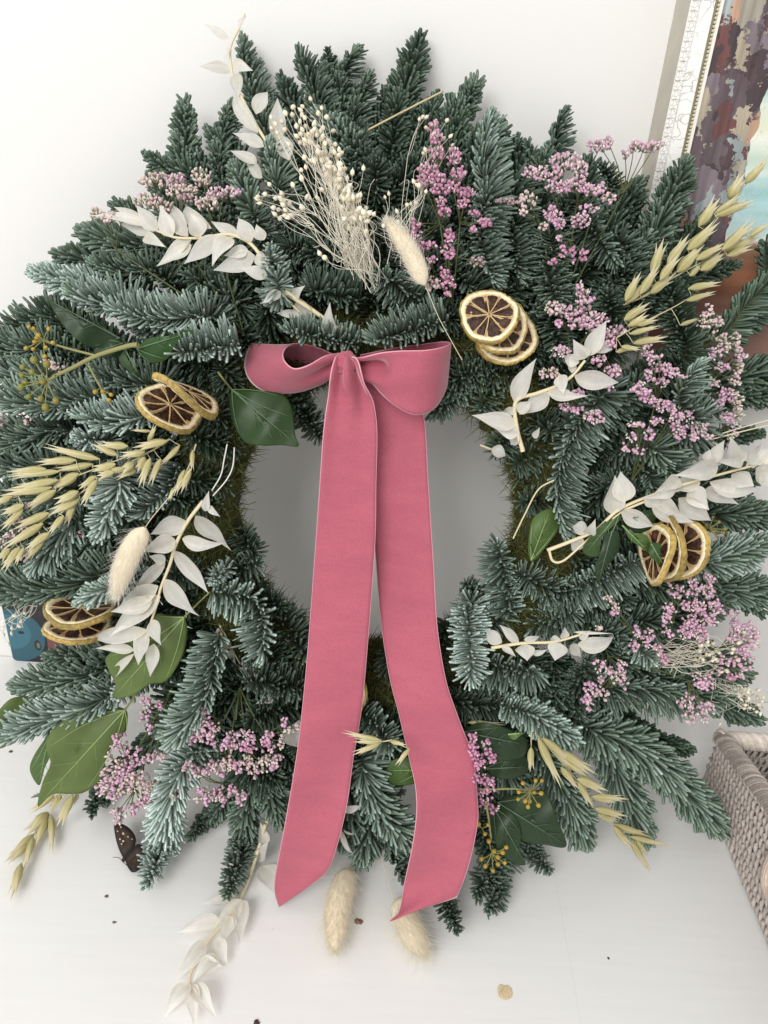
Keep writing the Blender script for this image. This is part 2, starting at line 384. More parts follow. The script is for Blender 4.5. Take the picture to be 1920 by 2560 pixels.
tops = [HL, lambda q: np.full_like(np.asarray(q, float), .060), HL, lambda q: np.full_like(np.asarray(q, float), .098)]
for si, (a, b, n) in enumerate(sides_b):
    a3 = np.array([*a, 0.]); b3 = np.array([*b, 0.]); n3 = np.array([*n, 0.]); d = nrm(b3 - a3); LL = np.linalg.norm(b3 - a3)
    fine = 8 if si < 2 else 4; ROWS = 9 if si != 1 else 6; top = tops[si]
    for r in range(ROWS):
        for ph in (0, 1):
            s = np.arange(0, LL, 2 * PITCH_S / fine)
            w = np.pi * s / PITCH_S + ph * np.pi + r * .5 * np.pi + .55 * np.sin(s * 47 + r * 1.7) + .35 * np.sin(s * 131 + r)
            H_ = top(s) - .010
            zz = .0035 + (r + .35) * H_ / ROWS + .0042 * np.cos(w) + RNG.normal(0, .0003, len(s))
            path = a3 + d * s[:, None] + n3 * (.0029 * np.sin(w) + RNG.normal(0, .00025, len(s)))[:, None] + ZA * np.maximum(zz, .0016)[:, None]
            mb = MB(); base = np.array([.44, .385, .345]) * RNG.uniform(.85, 1.15)
            mb.tube(path, .00150 + .0004 * np.sin(w + .5), 6, base[None] * (1 + .10 * np.sin(w))[:, None]); put('strand', mb.mesh('strand'), M_wick, bask)
    mb = MB()
    for s in np.arange(PITCH_S / 2, LL, PITCH_S):
        p = a3 + d * s
        mb.tube([p + ZA * .001, p + ZA * float(top(s) - .004)], .0011, 5, (.07, .055, .05), cap=False)
    put('stakes', mb.mesh('stakes'), M_wick, bask, kind='stuff')
    join = MB(); s = -.004; k = 0                                   # rim wrapped with flat splints
    while s < LL + .002:
        an = np.linspace(-.30 * np.pi, 1.2 * np.pi, 13); sl = .013
        q = np.clip(s + sl * (an / np.pi - .3), -.004, LL + .003)
        nn = .0052 * np.cos(an) - .001; zz = top(q) - .0062 + .0080 * np.sin(an)
        path = a3 + d * q[:, None] + n3 * nn[:, None] + ZA * zz[:, None]
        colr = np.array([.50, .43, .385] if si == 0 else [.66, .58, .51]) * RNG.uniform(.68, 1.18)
        M_ = MB(); wd = RNG.uniform(.0024, .0032); T_ = nrm(np.gradient(path, axis=0)); out_ = nrm(n3 * np.cos(an)[:, None] + ZA * np.sin(an)[:, None]); sd_ = nrm(np.cross(T_, out_))
        G = np.stack([path + sd_ * wd * .5 - out_ * .0004, path + sd_ * wd * .25 + out_ * .0003, path - sd_ * wd * .25 + out_ * .0003, path - sd_ * wd * .5 - out_ * .0004], 1) + out_[:, None] * RNG.uniform(0, .0006)
        cg = colr * (1 + RNG.normal(0, .08, (1, 4, 1))) * np.ones((13, 1, 1))
        M_.grid(G, cg)
        if si < 2: put('rim_wrap', M_.mesh('rim_wrap'), M_wickp, bask)
        else: join.grid(G, cg)
        s += .0026; k += 1
    if si >= 2: put('rim', join.mesh('rim'), M_wickp, bask)
    core = np.arange(0, LL, .01); mb = MB(); mb.tube(a3 + d * core[:, None] + ZA * (top(core) - .0062)[:, None] - n3 * .001, .0046, 8, (.22, .18, .16)); put('rim_core', mb.mesh('rim_core'), M_wick, bask)
hp = [hit(x, y, np.array([1., 0, 0]), .2790) for x, y in ((1985, 2085), (1935, 2128), (1915, 2165), (1908, 2205), (1918, 2238), (1945, 2262), (1990, 2275))]
mb = MB(); P_ = cr(hp, 24)
for o_ in np.linspace(-1, 1, 6):
    mb.tube(P_ + np.array([.0015 * o_ * o_, 0, 0]) + nrm(np.cross(nrm(np.gradient(P_, axis=0)), [1, 0, 0])) * o_ * .0042, .0014, 6, np.array([.62, .50, .42]) * RNG.uniform(.85, 1.1))
put('handle', mb.mesh('handle'), M_wickp, bask)

# ------------------------------------------------------------------ glossy picture card leaning on the wall
cl_, cr_ = hit(12, 1600, YA, -.012), hit(330, 1650, YA, -.012)
cw = float(cr_[0] - cl_[0]); chh = .105
M_card = bpy.data.materials.new('printed_card'); nt, N, L, P = nodes(M_card); P.inputs['Roughness'].default_value = .25
tc = nd('ShaderNodeTexCoord')
def disc(cx_, cz_, rx_, rz_):
    q = nd('ShaderNodeMapping'); q.vector_type = 'TEXTURE'; q.inputs['Location'].default_value = (cx_, 0, cz_); q.inputs['Scale'].default_value = (rx_, 1, rz_); L.new(tc.outputs['Object'], q.inputs['Vector'])
    s_ = nd('ShaderNodeSeparateXYZ'); L.new(q.outputs[0], s_.inputs[0]); c_ = nd('ShaderNodeCombineXYZ'); L.new(s_.outputs['X'], c_.inputs['X']); L.new(s_.outputs['Z'], c_.inputs['Z'])
    l_ = nd('ShaderNodeVectorMath', operation='LENGTH'); L.new(c_.outputs[0], l_.inputs[0]); t_ = nd('ShaderNodeMath', operation='LESS_THAN'); t_.inputs[1].default_value = 1; L.new(l_.outputs['Value'], t_.inputs[0]); return t_.outputs[0]
def over(col, fac, c2):
    x_ = nd('ShaderNodeMixRGB'); x_.inputs['Color2'].default_value = (*c2, 1); L.new(fac, x_.inputs['Fac'])
    if isinstance(col, tuple): x_.inputs['Color1'].default_value = (*col, 1)
    else: L.new(col, x_.inputs['Color1'])
    return x_.outputs[0]
c = over((.008, .008, .010), disc(.052, .018, .016, .05), (.16, .055, .05))
c = over(c, disc(.062, .012, .010, .02), (.50, .28, .26))
c = over(c, disc(.006, .030, .0285, .030), (.020, .095, .13))
c = over(c, disc(.002, .034, .0200, .020), (.035, .14, .19))
c = over(c, disc(.0265, .020, .0032, .0062), (.01, .02, .02))
c = over(c, disc(.0270, .020, .0016, .0032), (.16, .17, .10))
c = over(c, disc(.013, .034, .0030, .0018), (.01, .01, .012))
L.new(c, P.inputs['Base Color'])
mb = MB(); th_ = .0012; cc = []
for cxn, czn, a0 in ((.004, .004, 180), (cw - .004, .004, 270), (cw - .004, chh - .004, 0), (.004, chh - .004, 90)):
    for q in range(6):
        a_ = math.radians(a0 + q * 18); cc.append((cxn + .004 * math.cos(a_), czn + .004 * math.sin(a_)))
n_ = len(cc); V = [(x_, 0, z_) for x_, z_ in cc] + [(x_, th_, z_) for x_, z_ in cc]
mb.add(V, [(i, (i + 1) % n_, n_ + (i + 1) % n_, n_ + i) for i in range(n_)], [(0, i, i + 1) for i in range(1, n_ - 1)] + [(n_, n_ + i + 1, n_ + i) for i in range(1, n_ - 1)])
card = put('picture_card', mb.mesh('picture_card', False), M_card, mw=Matrix.Translation((float(cl_[0]), -.0065, .0004)) @ Matrix.Rotation(math.radians(-2.2), 4, 'X'))
tag(card, 'glossy teal and black printed card leaning on the wall behind the wreath', 'card')

# ------------------------------------------------------------------ the wreath
wc = at(940, 1285, 0)
wreath = thing('wreath', 'fir wreath with pink velvet bow, dried citrus, white leaves and pink sea lavender', 'wreath', (float(wc[0]), float(WP[1]), 0.0))
e_up = np.array([0, math.sin(LEAN), math.cos(LEAN)])
RC = at(942, 1285, .024); RI = 342 * mpp(RC); TR = .0245           # ring: centre, inner radius, tube radius
mb = MB(); nu, nv = 90, 16; V = np.zeros((nu + 1, nv, 3))
bump = RNG.normal(0, 1, (nu, nv)); bump = (bump + np.roll(bump, 1, 0) + np.roll(bump, 1, 1)) / 3; bump = np.vstack([bump, bump[:1]])
for i in range(nu + 1):
    a = 2 * np.pi * i / nu; er = np.array([1., 0, 0]) * math.cos(a) + e_up * math.sin(a)
    for j in range(nv):
        b = 2 * np.pi * j / nv; V[i, j] = RC + er * (RI + TR) + (er * math.cos(b) * TR * .95 + WN * math.sin(b) * TR * .85) * (1 + .10 * bump[i, j])
mb.grid(V, (.055, .055, .016), wrap=True)
ring = put('moss_ring', mb.mesh('moss_ring'), M_moss, wreath, label='mossy green ring that carries the fir sprigs')
def strands(n, P0, D, Lh, rad, bend, c0, c1, rnd=.25):
    """n thin curved three-sided strands as one array mesh"""
    k = 5; s = np.linspace(0, 1, k)[None, :, None]
    D = nrm(D); bend = np.asarray(bend)
    path = P0[:, None] + Lh[:, None, None] * (D[:, None] * s + bend[:, None] * s * s * .5)
    T = nrm(D[:, None] + bend[:, None] * s); ref = nrm(RNG.normal(size=(n, 3)))[:, None]
    A = nrm(np.cross(T, ref)); B = np.cross(T, A)
    a = np.arange(3) * 2 * np.pi / 3
    tap = np.array([1, .95, .8, .55, .15])[None, :, None, None]
    V = path[:, :, None] + rad * tap * (A[:, :, None] * np.cos(a)[None, None, :, None] + B[:, :, None] * np.sin(a)[None, None, :, None])
    off = (np.arange(n) * k * 3)[:, None, None] + (np.arange(k - 1) * 3)[None, :, None]
    j = np.arange(3)[None, None]; jn = (j + 1) % 3
    q = np.stack([off + j, off + jn, off + 3 + jn, off + 3 + j], -1).reshape(-1, 4)
    g = (1 + RNG.uniform(-rnd, rnd, (n, 1, 1, 1)))
    C = (np.asarray(c0) * (1 - s[..., None]) + np.asarray(c1) * s[..., None]) * g * np.ones((n, k, 3, 1))
    return V.reshape(-1, 3), q, C.reshape(-1, 3)
n = 22000; u = RNG.uniform(0, 2 * np.pi, n); b = RNG.uniform(.05 * np.pi, 1.25 * np.pi, n)
er = np.cos(u)[:, None] * np.array([1., 0, 0]) + np.sin(u)[:, None] * e_up
nd_ = er * np.cos(b)[:, None] + WN * np.sin(b)[:, None]
P0 = RC + er * (RI + TR) + nd_ * TR * .9
et = np.cross(er, WN)
D = nd_ * RNG.uniform(.1, .6, (n, 1)) + et * RNG.normal(0, .9, (n, 1)) + RNG.normal(0, .45, (n, 3))
v_, q_, c_ = strands(n, P0, D, RNG.uniform(.0018, .0048, n), .00040, RNG.normal(0, 2.4, (n, 3)), (.055, .052, .015), (.16, .175, .036), .6)
mb = MB(); mb.add(v_, q_, None, c_); put('moss', mb.mesh('moss'), M_moss, ring, kind='stuff')

DK = np.array([.030, .055, .030]); MD = np.array([.185, .250, .195]); LT = np.array([.50, .605, .570])
def tone_col(t):
    t = np.clip(t, 0, 1)
    return DK + (MD - DK) * min(t / .5, 1) if t < .5 else MD + (LT - MD) * (t - .5) / .5
SIDE = {'U': CU, 'D': -CU, 'L': -CX, 'R': CX, 'N': CX * 0}
GA = 2.399963
def needles(mb, P, T, U, L, wid, tone, kind):
    """P stem points, T tangents, U up per needle"""
    n = len(P); i = np.arange(n); f = i / max(n - 1, 1)
    V = nrm(np.cross(T, U)); U = nrm(np.cross(V, T))
    if kind == 'c':
        sg = np.where(i % 2 == 0, 1, -1); ph = sg * (np.pi / 2 + RNG.normal(-.25, .22, n))
    elif kind == 'r':
        ph = GA * i + RNG.normal(0, .2, n)
    else:
        ph = (GA * i) % (2 * np.pi); ph = np.where(ph > np.pi, ph - 2 * np.pi, ph)
        ph = np.sign(ph) * np.abs(ph) ** 1.0 * .80 + RNG.normal(0, .12, n)      # the lower needles sweep round to the sides
    rad = U * np.cos(ph)[:, None] + V * np.sin(ph)[:, None]
    if kind == 'r': al = np.radians(np.interp(f, [0, .5, 1], [84, 62, 14]))
    elif kind == 'c': al = np.radians(np.interp(f, [0, .8, 1], [66, 55, 22]))
    else: al = np.radians(np.interp(f, [0, .75, .93, 1], [86, 75, 56, 14]))
    al = al + RNG.normal(0, .08, n)
    d0 = T * np.cos(al)[:, None] + rad * np.sin(al)[:, None]
    upb = {'b': .72, 'c': .28, 'r': .25}[kind]
    cv = U * upb + T * (.06 if kind != 'r' else -.1) + RNG.normal(0, .14, (n, 3))
    ln = L * RNG.uniform(.78, 1.12, n) * np.interp(f, [0, .12, .85, 1], [.82, 1, .95, .62])
    if kind == 'r': ln = L * RNG.uniform(.75, 1.1, n) * np.interp(f, [0, .7, 1], [1, .9, .5])
    s = np.array([0, .12, .45, .82, .955, 1.0]); k = len(s)
    wp = np.array([.5, .78, .95, 1.0, .88, .48])
    S = s[None, :, None]
    path = P[:, None] + ln[:, None, None] * (d0[:, None] * S + cv[:, None] * S * S * .5)
    tan = nrm(d0[:, None] + cv[:, None] * S)
    wv = nrm(np.cross(tan, (rad * .6 + U * .7)[:, None])); tv = np.cross(wv, tan)
    hw = (wid * RNG.uniform(.85, 1.12, n))[:, None, None] * wp[None, :, None] * .5
    ring = np.stack([path + wv * hw, path + tv * hw * .5, path - wv * hw, path - tv * hw * .5], 2)
    off = (i * k * 4)[:, None, None] + (np.arange(k - 1) * 4)[None, :, None]
    j = np.arange(4)[None, None]; jn = (j + 1) % 4
    q = np.stack([off + j, off + jn, off + 4 + jn, off + 4 + j], -1).reshape(-1, 4)
    cap = ((i * k * 4 + (k - 1) * 4)[:, None] + np.arange(4)[None])
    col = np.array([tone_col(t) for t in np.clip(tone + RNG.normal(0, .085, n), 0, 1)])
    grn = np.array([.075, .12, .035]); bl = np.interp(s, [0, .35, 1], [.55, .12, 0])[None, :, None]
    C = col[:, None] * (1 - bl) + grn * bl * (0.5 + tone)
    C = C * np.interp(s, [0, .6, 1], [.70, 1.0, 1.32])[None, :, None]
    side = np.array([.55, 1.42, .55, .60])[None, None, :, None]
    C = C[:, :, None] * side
    mb.add(ring.reshape(-1, 3), np.vstack([q, cap]), None, C.reshape(-1, 3))
WORDS = ['dark green fir sprig', 'green fir sprig', 'blue-green fir sprig', 'pale blue-green fir sprig']
def sprig(pts, w, tone, side='N', layer=0, kind='b', dens=1.0, label=True):
    """pts image points from base to tip; w half width in pixels"""
    n0 = len(pts)
    if kind == 'r':
        x, y = pts[0]; h = hb(x, y) + .012 * layer
        tip = at(x, y, h + .004, .012); b = tip - WN * .034 + (CX * (940 - x) + CU * (y - 1285)) * .00002
        sx_, sy_ = pts[1] if n0 > 1 else (0, 0)
        b = b + (CX * -sx_ + CU * sy_)
        P = cr([b, (b + tip) / 2, tip], 16); U0 = CU
    else:
        Q = []
        bx_, by_ = pts[0]; rb = math.hypot(bx_ - 942, by_ - 1285)
        if rb > 600:                                              # the twig runs on under its neighbours to the ring
            k_ = max(560, rb - 260) / rb
            mid = hit(942 + (bx_ - 942) * k_, 1285 + (by_ - 1285) * k_, WN, WP @ WN + .012)
            if mid[2] > .02: Q.append(mid)
        for i, (x, y) in enumerate(pts):
            f = i / (n0 - 1)
            h = hb(x, y) + .012 * layer - .010 * (1 - f) + (.004 if f == 1 else 0)
            Q.append(at(x, y, h, .013))
        P = cr(Q, 26); U0 = WN * .8 + SIDE[side] * (1.05 if side != 'N' else 0)
        if kind == 'b' and side == 'N': U0 = U0 + .2 * CU
    pm = mpp(P[-1]); seg = np.linalg.norm(np.diff(P, axis=0), axis=1); LEN = seg.sum()
    cum = np.concatenate([[0], np.cumsum(seg)]) / LEN
    nn = int(max(26, LEN / pm * {'b': .88, 'c': .60, 'r': .75}[kind] * dens))
    if kind == 'r': nn = int(95 * dens)
    f = np.linspace(.02, 1, nn) if kind != 'r' else np.linspace(.35, 1, nn)
    PP = np.stack([np.interp(f, cum, P[:, a]) for a in range(3)], 1)
    TT = np.gradient(P, axis=0); TT = nrm(np.stack([np.interp(f, cum, TT[:, a]) for a in range(3)], 1))
    mb = MB(); R = pm * np.linspace(3.6, 1.6, len(P))
    sc = np.array([.10, .055, .03]) * (1 - .4 * tone) + np.array([.05, .07, .02]) * .4
    mb.tube(P, R, 6, sc)
    lab = WORDS[int(np.clip(tone * 4.2, 0, 3))] if label else None
    o = put('fir_sprig', mb.mesh('fir_sprig'), M_bark, wreath, label=lab)
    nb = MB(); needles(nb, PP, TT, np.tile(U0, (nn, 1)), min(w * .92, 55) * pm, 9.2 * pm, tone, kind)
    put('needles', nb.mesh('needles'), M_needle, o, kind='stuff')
    return o

# base -> tip, half width, tone (0 dark green, 1 pale blue), sweep, layer, kind
FIR = [
 ([(690,380),(650,300),(625,200),(605,108)],46,.48,'R',-1,'b'), ([(470,440),(466,350),(461,265)],50,.34,'N',-1,'c'), ([(470,440),(466,350),(461,275)],44,.34,'N',-1,'b'),
 ([(555,440),(562,350),(573,268)],46,.34,'R',-1,'b'), ([(705,500),(690,430),(675,370)],50,.45,'R',1,'b'), ([(645,560),(615,480),(588,424)],46,.42,'N',1,'b'),
 ([(490,450),(430,430),(372,392)],38,.34,'N',0,'b'), ([(800,280),(780,210),(752,145)],52,.32,'R',0,'b'), ([(840,250),(860,190),(887,132)],48,.36,'R',-1,'b'),
 ([(826,190),(820,130)],32,.22,'N',-2,'b'), ([(885,320),(900,260),(917,200)],48,.30,'R',0,'b'), ([(1000,290),(1025,190),(1047,108)],56,.22,'N',-1,'b'),
 ([(985,340),(996,246)],48,.16,'N',0,'b'), ([(941,403),(.001,-.014)],62,.22,'N',1,'r'), ([(1115,330),(1160,265),(1192,208)],52,.26,'N',-1,'c'), ([(1118,335),(1160,270),(1185,225)],44,.26,'N',-1,'b'),
 ([(890,410),(840,340),(800,292)],52,.55,'N',0,'b'), ([(840,345),(890,375),(930,405)],50,.30,'N',0,'b'), ([(960,520),(1010,450),(1050,400)],56,.14,'N',-1,'b'), ([(900,520),(930,480),(950,440)],56,.18,'N',-1,'b'),
 ([(1219,540),(1210,420),(1222,305)],84,.52,'R',1,'b'), ([(1240,400),(1256,318)],42,.20,'N',-1,'b'), ([(1367,415),(1390,350),(1406,290)],46,.30,'R',-1,'b'), ([(1322,430),(1320,362)],36,.34,'N',-1,'c'),
 ([(1212,500),(1205,600),(1235,700)],80,.53,'R',1,'b'), ([(1275,470),(1285,580),(1300,690)],76,.42,'R',0,'b'), ([(1370,600),(1375,680),(1390,765)],72,.40,'N',1,'b'), ([(1370,720),(1385,800),(1398,880)],68,.34,'N',0,'b'),
 ([(1430,510),(1470,570),(1535,650)],78,.40,'D',0,'b'), ([(1522,500),(1505,418)],42,.26,'N',-1,'b'), ([(1600,640),(1660,530),(1710,420)],58,.24,'N',0,'b'), ([(1575,570),(1560,485)],44,.10,'N',-1,'b'),
 ([(1550,700),(1580,650),(1612,600)],56,.33,'R',0,'b'), ([(1535,610),(1570,680),(1605,745)],58,.34,'R',0,'b'), ([(1540,870),(1530,800),(1522,735)],68,.20,'N',1,'b'), ([(1702,905),(1690,800),(1675,712)],78,.16,'N',1,'b'),
 ([(1795,845),(1860,770),(1940,688)],62,.16,'N',0,'c'), ([(1925,760),(1920,690),(1912,610)],50,.16,'N',-1,'c'), ([(1720,700),(1780,680),(1828,665)],44,.16,'N',-1,'b'), ([(1825,948),(1880,935),(1945,925)],66,.17,'N',-1,'c'), ([(1825,950),(1890,940),(1945,930)],58,.2,'N',-1,'b'),
 ([(1835,990),(1930,1000)],44,.2,'N',-1,'b'), ([(1820,1092),(1898,1085)],34,.1,'N',-2,'b'), ([(1735,1075),(1700,1000),(1738,918)],82,.58,'R',2,'b'),
 ([(1505,982),(1440,1080),(1400,1200),(1408,1325)],98,.55,'R',1,'b'), ([(1500,1000),(1450,1060),(1425,1130)],70,.42,'L',0,'b'),
 ([(260,725),(180,708),(92,680)],50,.72,'N',0,'c'), ([(255,725),(180,708),(100,684)],44,.70,'N',0,'b'), ([(530,790),(400,800),(285,770)],92,.66,'U',1,'b'), ([(340,770),(260,760),(188,735)],62,.60,'U',1,'b'), ([(410,690),(320,680),(240,662)],48,.34,'U',0,'b'),
 ([(440,640),(330,620),(222,585)],62,.42,'N',-1,'b'), ([(155,797),(80,810),(0,836)],52,.20,'U',-1,'b'), ([(185,860),(60,872)],42,.16,'N',-1,'b'), ([(595,760),(530,720),(482,690)],66,.32,'N',0,'b'), ([(600,860),(520,870),(446,880)],84,.74,'U',2,'b'),
 ([(692,835),(665,772)],72,.10,'N',0,'b'), ([(702,735),(690,680),(678,630)],52,.66,'N',2,'b'), ([(722,625),(780,630),(835,642)],56,.34,'N',0,'b'), ([(900,750),(840,735),(775,722)],66,.30,'U',1,'b'), ([(905,862),(820,846),(722,828)],46,.55,'U',2,'b'),
 ([(1092,775),(1020,730),(952,688)],72,.54,'D',1,'b'), ([(1120,800),(1030,825),(936,852)],58,.55,'U',2,'b'), ([(1105,625),(1052,540)],58,.34,'N',0,'b'), ([(1090,650),(1150,690),(1205,742)],62,.34,'R',0,'b'), ([(1185,802),(1062,790)],52,.26,'N',0,'b'),
 ([(1215,925),(1150,970),(1087,1030)],52,.42,'N',0,'b'), ([(1295,930),(1200,940),(1128,948)],56,.32,'N',0,'b'), ([(1240,900),(1180,920),(1120,980)],54,.3,'N',0,'b'),
 ([(125,880),(50,878),(-30,870)],62,.36,'U',0,'b'), ([(305,1000),(150,1010),(-15,1000)],80,.50,'U',1,'b'), ([(160,955),(70,945),(-10,930)],60,.5,'U',0,'b'), ([(405,965),(320,955),(242,932)],68,.48,'U',1,'b'), ([(380,1035),(290,1055),(208,1043)],64,.74,'U',2,'b'),
 ([(193,1095),(-.004,-.004)],50,.96,'N',2,'r'), ([(175,1070),(80,1095),(-20,1112)],62,.40,'U',0,'b'), ([(155,1175),(60,1170),(-30,1160)],62,.45,'U',0,'b'), ([(205,1220),(110,1272)],46,.55,'N',1,'b'),
 ([(312,1188),(285,1250),(252,1328)],68,.78,'N',2,'b'), ([(445,1155),(420,1220),(348,1285)],64,.70,'L',1,'b'), ([(372,1200),(312,1332)],56,.34,'N',0,'b'), ([(205,1298),(150,1350),(90,1412)],64,.64,'R',1,'b'),
 ([(295,1425),(150,1470),(-20,1482)],82,.36,'U',1,'b'), ([(305,1458),(205,1500)],42,.66,'N',3,'b'), ([(285,1340),(170,1372)],56,.34,'N',0,'b'),
 ([(270,1670),(160,1700),(52,1720)],54,.40,'U',0,'b'), ([(262,1745),(140,1790),(18,1842)],56,.60,'U',1,'b'), ([(305,1640),(135,1642)],48,.34,'N',-1,'b'), ([(290,1742),(-.004,.002)],40,.9,'N',2,'r'),
 ([(525,1480),(640,1510),(655,1632)],82,.64,'L',2,'b'), ([(548,1580),(530,1670),(500,1760),(436,1845)],86,.60,'L',2,'b'), ([(528,1458),(0,0)],34,.7,'N',2,'r'), ([(555,1445),(642,1408)],52,.40,'N',0,'b'), ([(525,1430),(430,1432)],54,.34,'N',0,'b'),
 ([(595,1125),(480,1088)],54,.2,'N',0,'b'), ([(565,1200),(460,1200)],56,.2,'N',0,'b'), ([(545,1265),(420,1240)],56,.2,'N',0,'b'), ([(585,1060),(490,1010)],52,.24,'N',0,'b'), ([(590,990),(560,920)],50,.2,'N',0,'b'),
 ([(680,1535),(725,1580),(772,1645)],64,.30,'R',0,'b'), ([(775,1722),(700,1710),(622,1700)],62,.26,'U',1,'b'), ([(635,1565),(702,1672)],58,.14,'N',0,'b'), ([(745,1762),(632,1792)],56,.14,'N',0,'b'), ([(545,1860),(480,1900),(422,1955)],52,.40,'N',0,'b'), ([(640,1480),(700,1520)],44,.2,'N',0,'b'),
 ([(445,1945),(412,2090),(372,2205)],58,.84,'N',2,'b'), ([(272,1965),(236,2030)],38,.26,'N',-1,'b'), ([(565,1995),(520,2045),(476,2088)],36,.30,'N',-1,'c'), ([(565,1995),(520,2045),(480,2085)],32,.30,'N',-1,'b'), ([(620,2000),(612,2095),(570,2235)],48,.40,'N',0,'b'), ([(640,1900),(680,1980),(712,2055)],62,.34,'R',0,'b'), ([(600,1895),(692,1950)],58,.18,'N',0,'b'),
 ([(895,1780),(940,1815),(976,1862)],58,.50,'N',1,'b'), ([(905,1895),(935,2000),(1022,2105)],86,.55,'R',1,'b'), ([(960,2050),(985,2130),(1012,2205)],48,.35,'R',0,'b'), ([(880,1890),(860,2090)],62,.28,'N',0,'b'), ([(930,2030),(902,2142)],56,.45,'N',0,'b'),
 ([(1265,2095),(1230,2160),(1195,2235)],84,.42,'N',0,'b'), ([(1240,2190),(1220,2272)],44,.36,'N',0,'b'), ([(1108,2225),(1146,2322)],38,.15,'N',0,'b'), ([(1318,2105),(1372,2172)],38,.32,'N',-1,'b'), ([(1395,1950),(1430,2020),(1456,2092)],64,.45,'N',0,'b'),
 ([(1515,1870),(1560,1980),(1602,2085)],88,.45,'N',0,'b'), ([(1462,1815),(1580,1862),(1685,1950),(1792,2065)],80,.42,'N',1,'b'), ([(1615,1838),(1716,1870)],38,.05,'N',-1,'b'), ([(1633,1655),(.004,.006)],54,.62,'N',2,'r'), ([(1490,1715),(1600,1722),(1725,1745)],92,.45,'D',0,'b'),
 ([(1700,1728),(1805,1740)],54,.34,'N',0,'b'), ([(1775,1738),(1882,1792)],48,.2,'N',-1,'b'), ([(1408,1802),(1440,1730),(1470,1650)],62,.26,'N',0,'c'), ([(1408,1802),(1440,1730),(1468,1660)],52,.26,'N',0,'b'), ([(1250,1755),(1330,1785),(1428,1848)],56,.58,'N',2,'c'), ([(1250,1757),(1330,1787),(1425,1846)],46,.58,'N',2,'b'),
 ([(1258,1765),(1190,1762),(1118,1748)],64,.34,'N',0,'b'), ([(1195,1655),(1270,1670),(1342,1682)],66,.55,'D',1,'b'), ([(1168,1515),(1175,1600),(1178,1692)],66,.84,'N',2,'b'), ([(1180,1490),(1168,1585)],58,.72,'N',1,'b'), ([(1275,1535),(1262,1450),(1243,1362)],64,.56,'L',1,'b'),
 ([(1212,1505),(1164,1458)],40,.30,'N',0,'b'), ([(1275,1500),(1230,1565)],56,.45,'N',0,'b'), ([(1430,1495),(1360,1465),(1292,1432)],58,.52,'N',0,'b'), ([(1430,1480),(1530,1430),(1627,1388)],80,.60,'D',1,'b'), ([(1340,1480),(1430,1470),(1525,1450)],86,.48,'D',0,'b'), ([(1335,1562),(1435,1530)],60,.48,'N',0,'b'),
 ([(1740,1405),(1830,1385),(1912,1356)],70,.54,'N',0,'c'), ([(1740,1405),(1830,1385),(1905,1360)],60,.54,'N',0,'b'), ([(1785,1280),(1930,1290)],58,.26,'N',-1,'c'), ([(1785,1285),(1925,1292)],52,.26,'N',-1,'b'), ([(1765,1465),(1850,1475),(1928,1470)],66,.32,'N',-1,'b'), ([(1840,1480),(1893,1522)],50,.28,'N',-1,'b'),
 ([(1610,1115),(1660,1150),(1705,1205)],74,.45,'R',1,'b'), ([(1600,1160),(1640,1235)],60,.42,'R',0,'b'), ([(1600,1615),(1498,1570)],58,.48,'U',0,'b'), ([(1560,1545),(1650,1560)],60,.2,'N',0,'b'), ([(705,985),(760,1030),(800,1092)],48,.30,'N',0,'b'),
 ([(700,420),(690,330),(665,250)],54,.26,'N',-2,'b'), ([(760,380),(740,290),(712,215)],54,.22,'N',-2,'b'), ([(840,380),(850,290),(850,215)],56,.24,'N',-1.5,'b'), ([(930,420),(950,330),(965,250)],54,.18,'N',-1.5,'b'), ([(1040,440),(1060,350),(1085,265)],56,.20,'N',-2,'b'), ([(1110,460),(1130,370),(1150,300)],56,.20,'N',-1.5,'b'), ([(1150,520),(1175,430),(1190,350)],58,.24,'N',-1.5,'b'), ([(1290,520),(1290,430),(1290,370)],54,.24,'N',-2,'b'), ([(1340,560),(1350,470),(1365,400)],56,.22,'N',-1.5,'b'), ([(1450,580),(1460,500),(1470,420)],56,.20,'N',-1.5,'b'), ([(1500,620),(1540,540),(1590,470)],56,.18,'N',-1.5,'b'), ([(620,520),(600,430),(535,340)],52,.26,'N',-2,'b'), ([(540,560),(520,470),(500,400)],52,.26,'N',-2,'b'), ([(470,600),(430,520),(390,455)],52,.28,'N',-2,'b'), ([(420,640),(360,570),(300,520)],52,.28,'N',-2,'b'),
 ([(330,720),(240,660),(160,640)],52,.3,'N',-2,'b'), ([(880,500),(870,420),(880,340)],56,.2,'N',-1,'b'), ([(1620,760),(1700,640),(1760,560)],54,.16,'N',-2,'b'),
 ([(180,1230),(80,1245),(-25,1250)],60,.38,'U',-1,'b'), ([(190,1310),(90,1330),(-25,1345)],60,.36,'U',-1,'b'), ([(170,1390),(80,1400),(-25,1410)],58,.34,'U',-1,'b'), ([(140,1130),(60,1120),(-25,1070)],58,.4,'U',-1,'b'),
 ([(850,1720),(868,1640)],52,.22,'N',0,'b'), ([(1010,1700),(965,1632)],52,.2,'N',0,'b'), ([(1090,1660),(1120,1560)],50,.24,'N',0,'b'), ([(1385,1250),(1305,1255)],50,.22,'N',0,'b'), ([(600,1330),(640,1390)],48,.22,'N',0,'b'), ([(1240,960),(1200,1030)],48,.26,'N',0,'b'), ([(1120,930),(1060,960)],46,.26,'N',-.5,'b'),
 ([(1590,1545),(1700,1530),(1805,1500)],62,.24,'N',-1,'b'), ([(1600,1610),(1740,1640),(1850,1685)],62,.26,'N',-1,'b'), ([(1620,1470),(1720,1440),(1800,1420)],60,.3,'N',-1,'b'), ([(1680,1240),(1780,1210),(1880,1190)],56,.2,'N',-1.5,'b'),
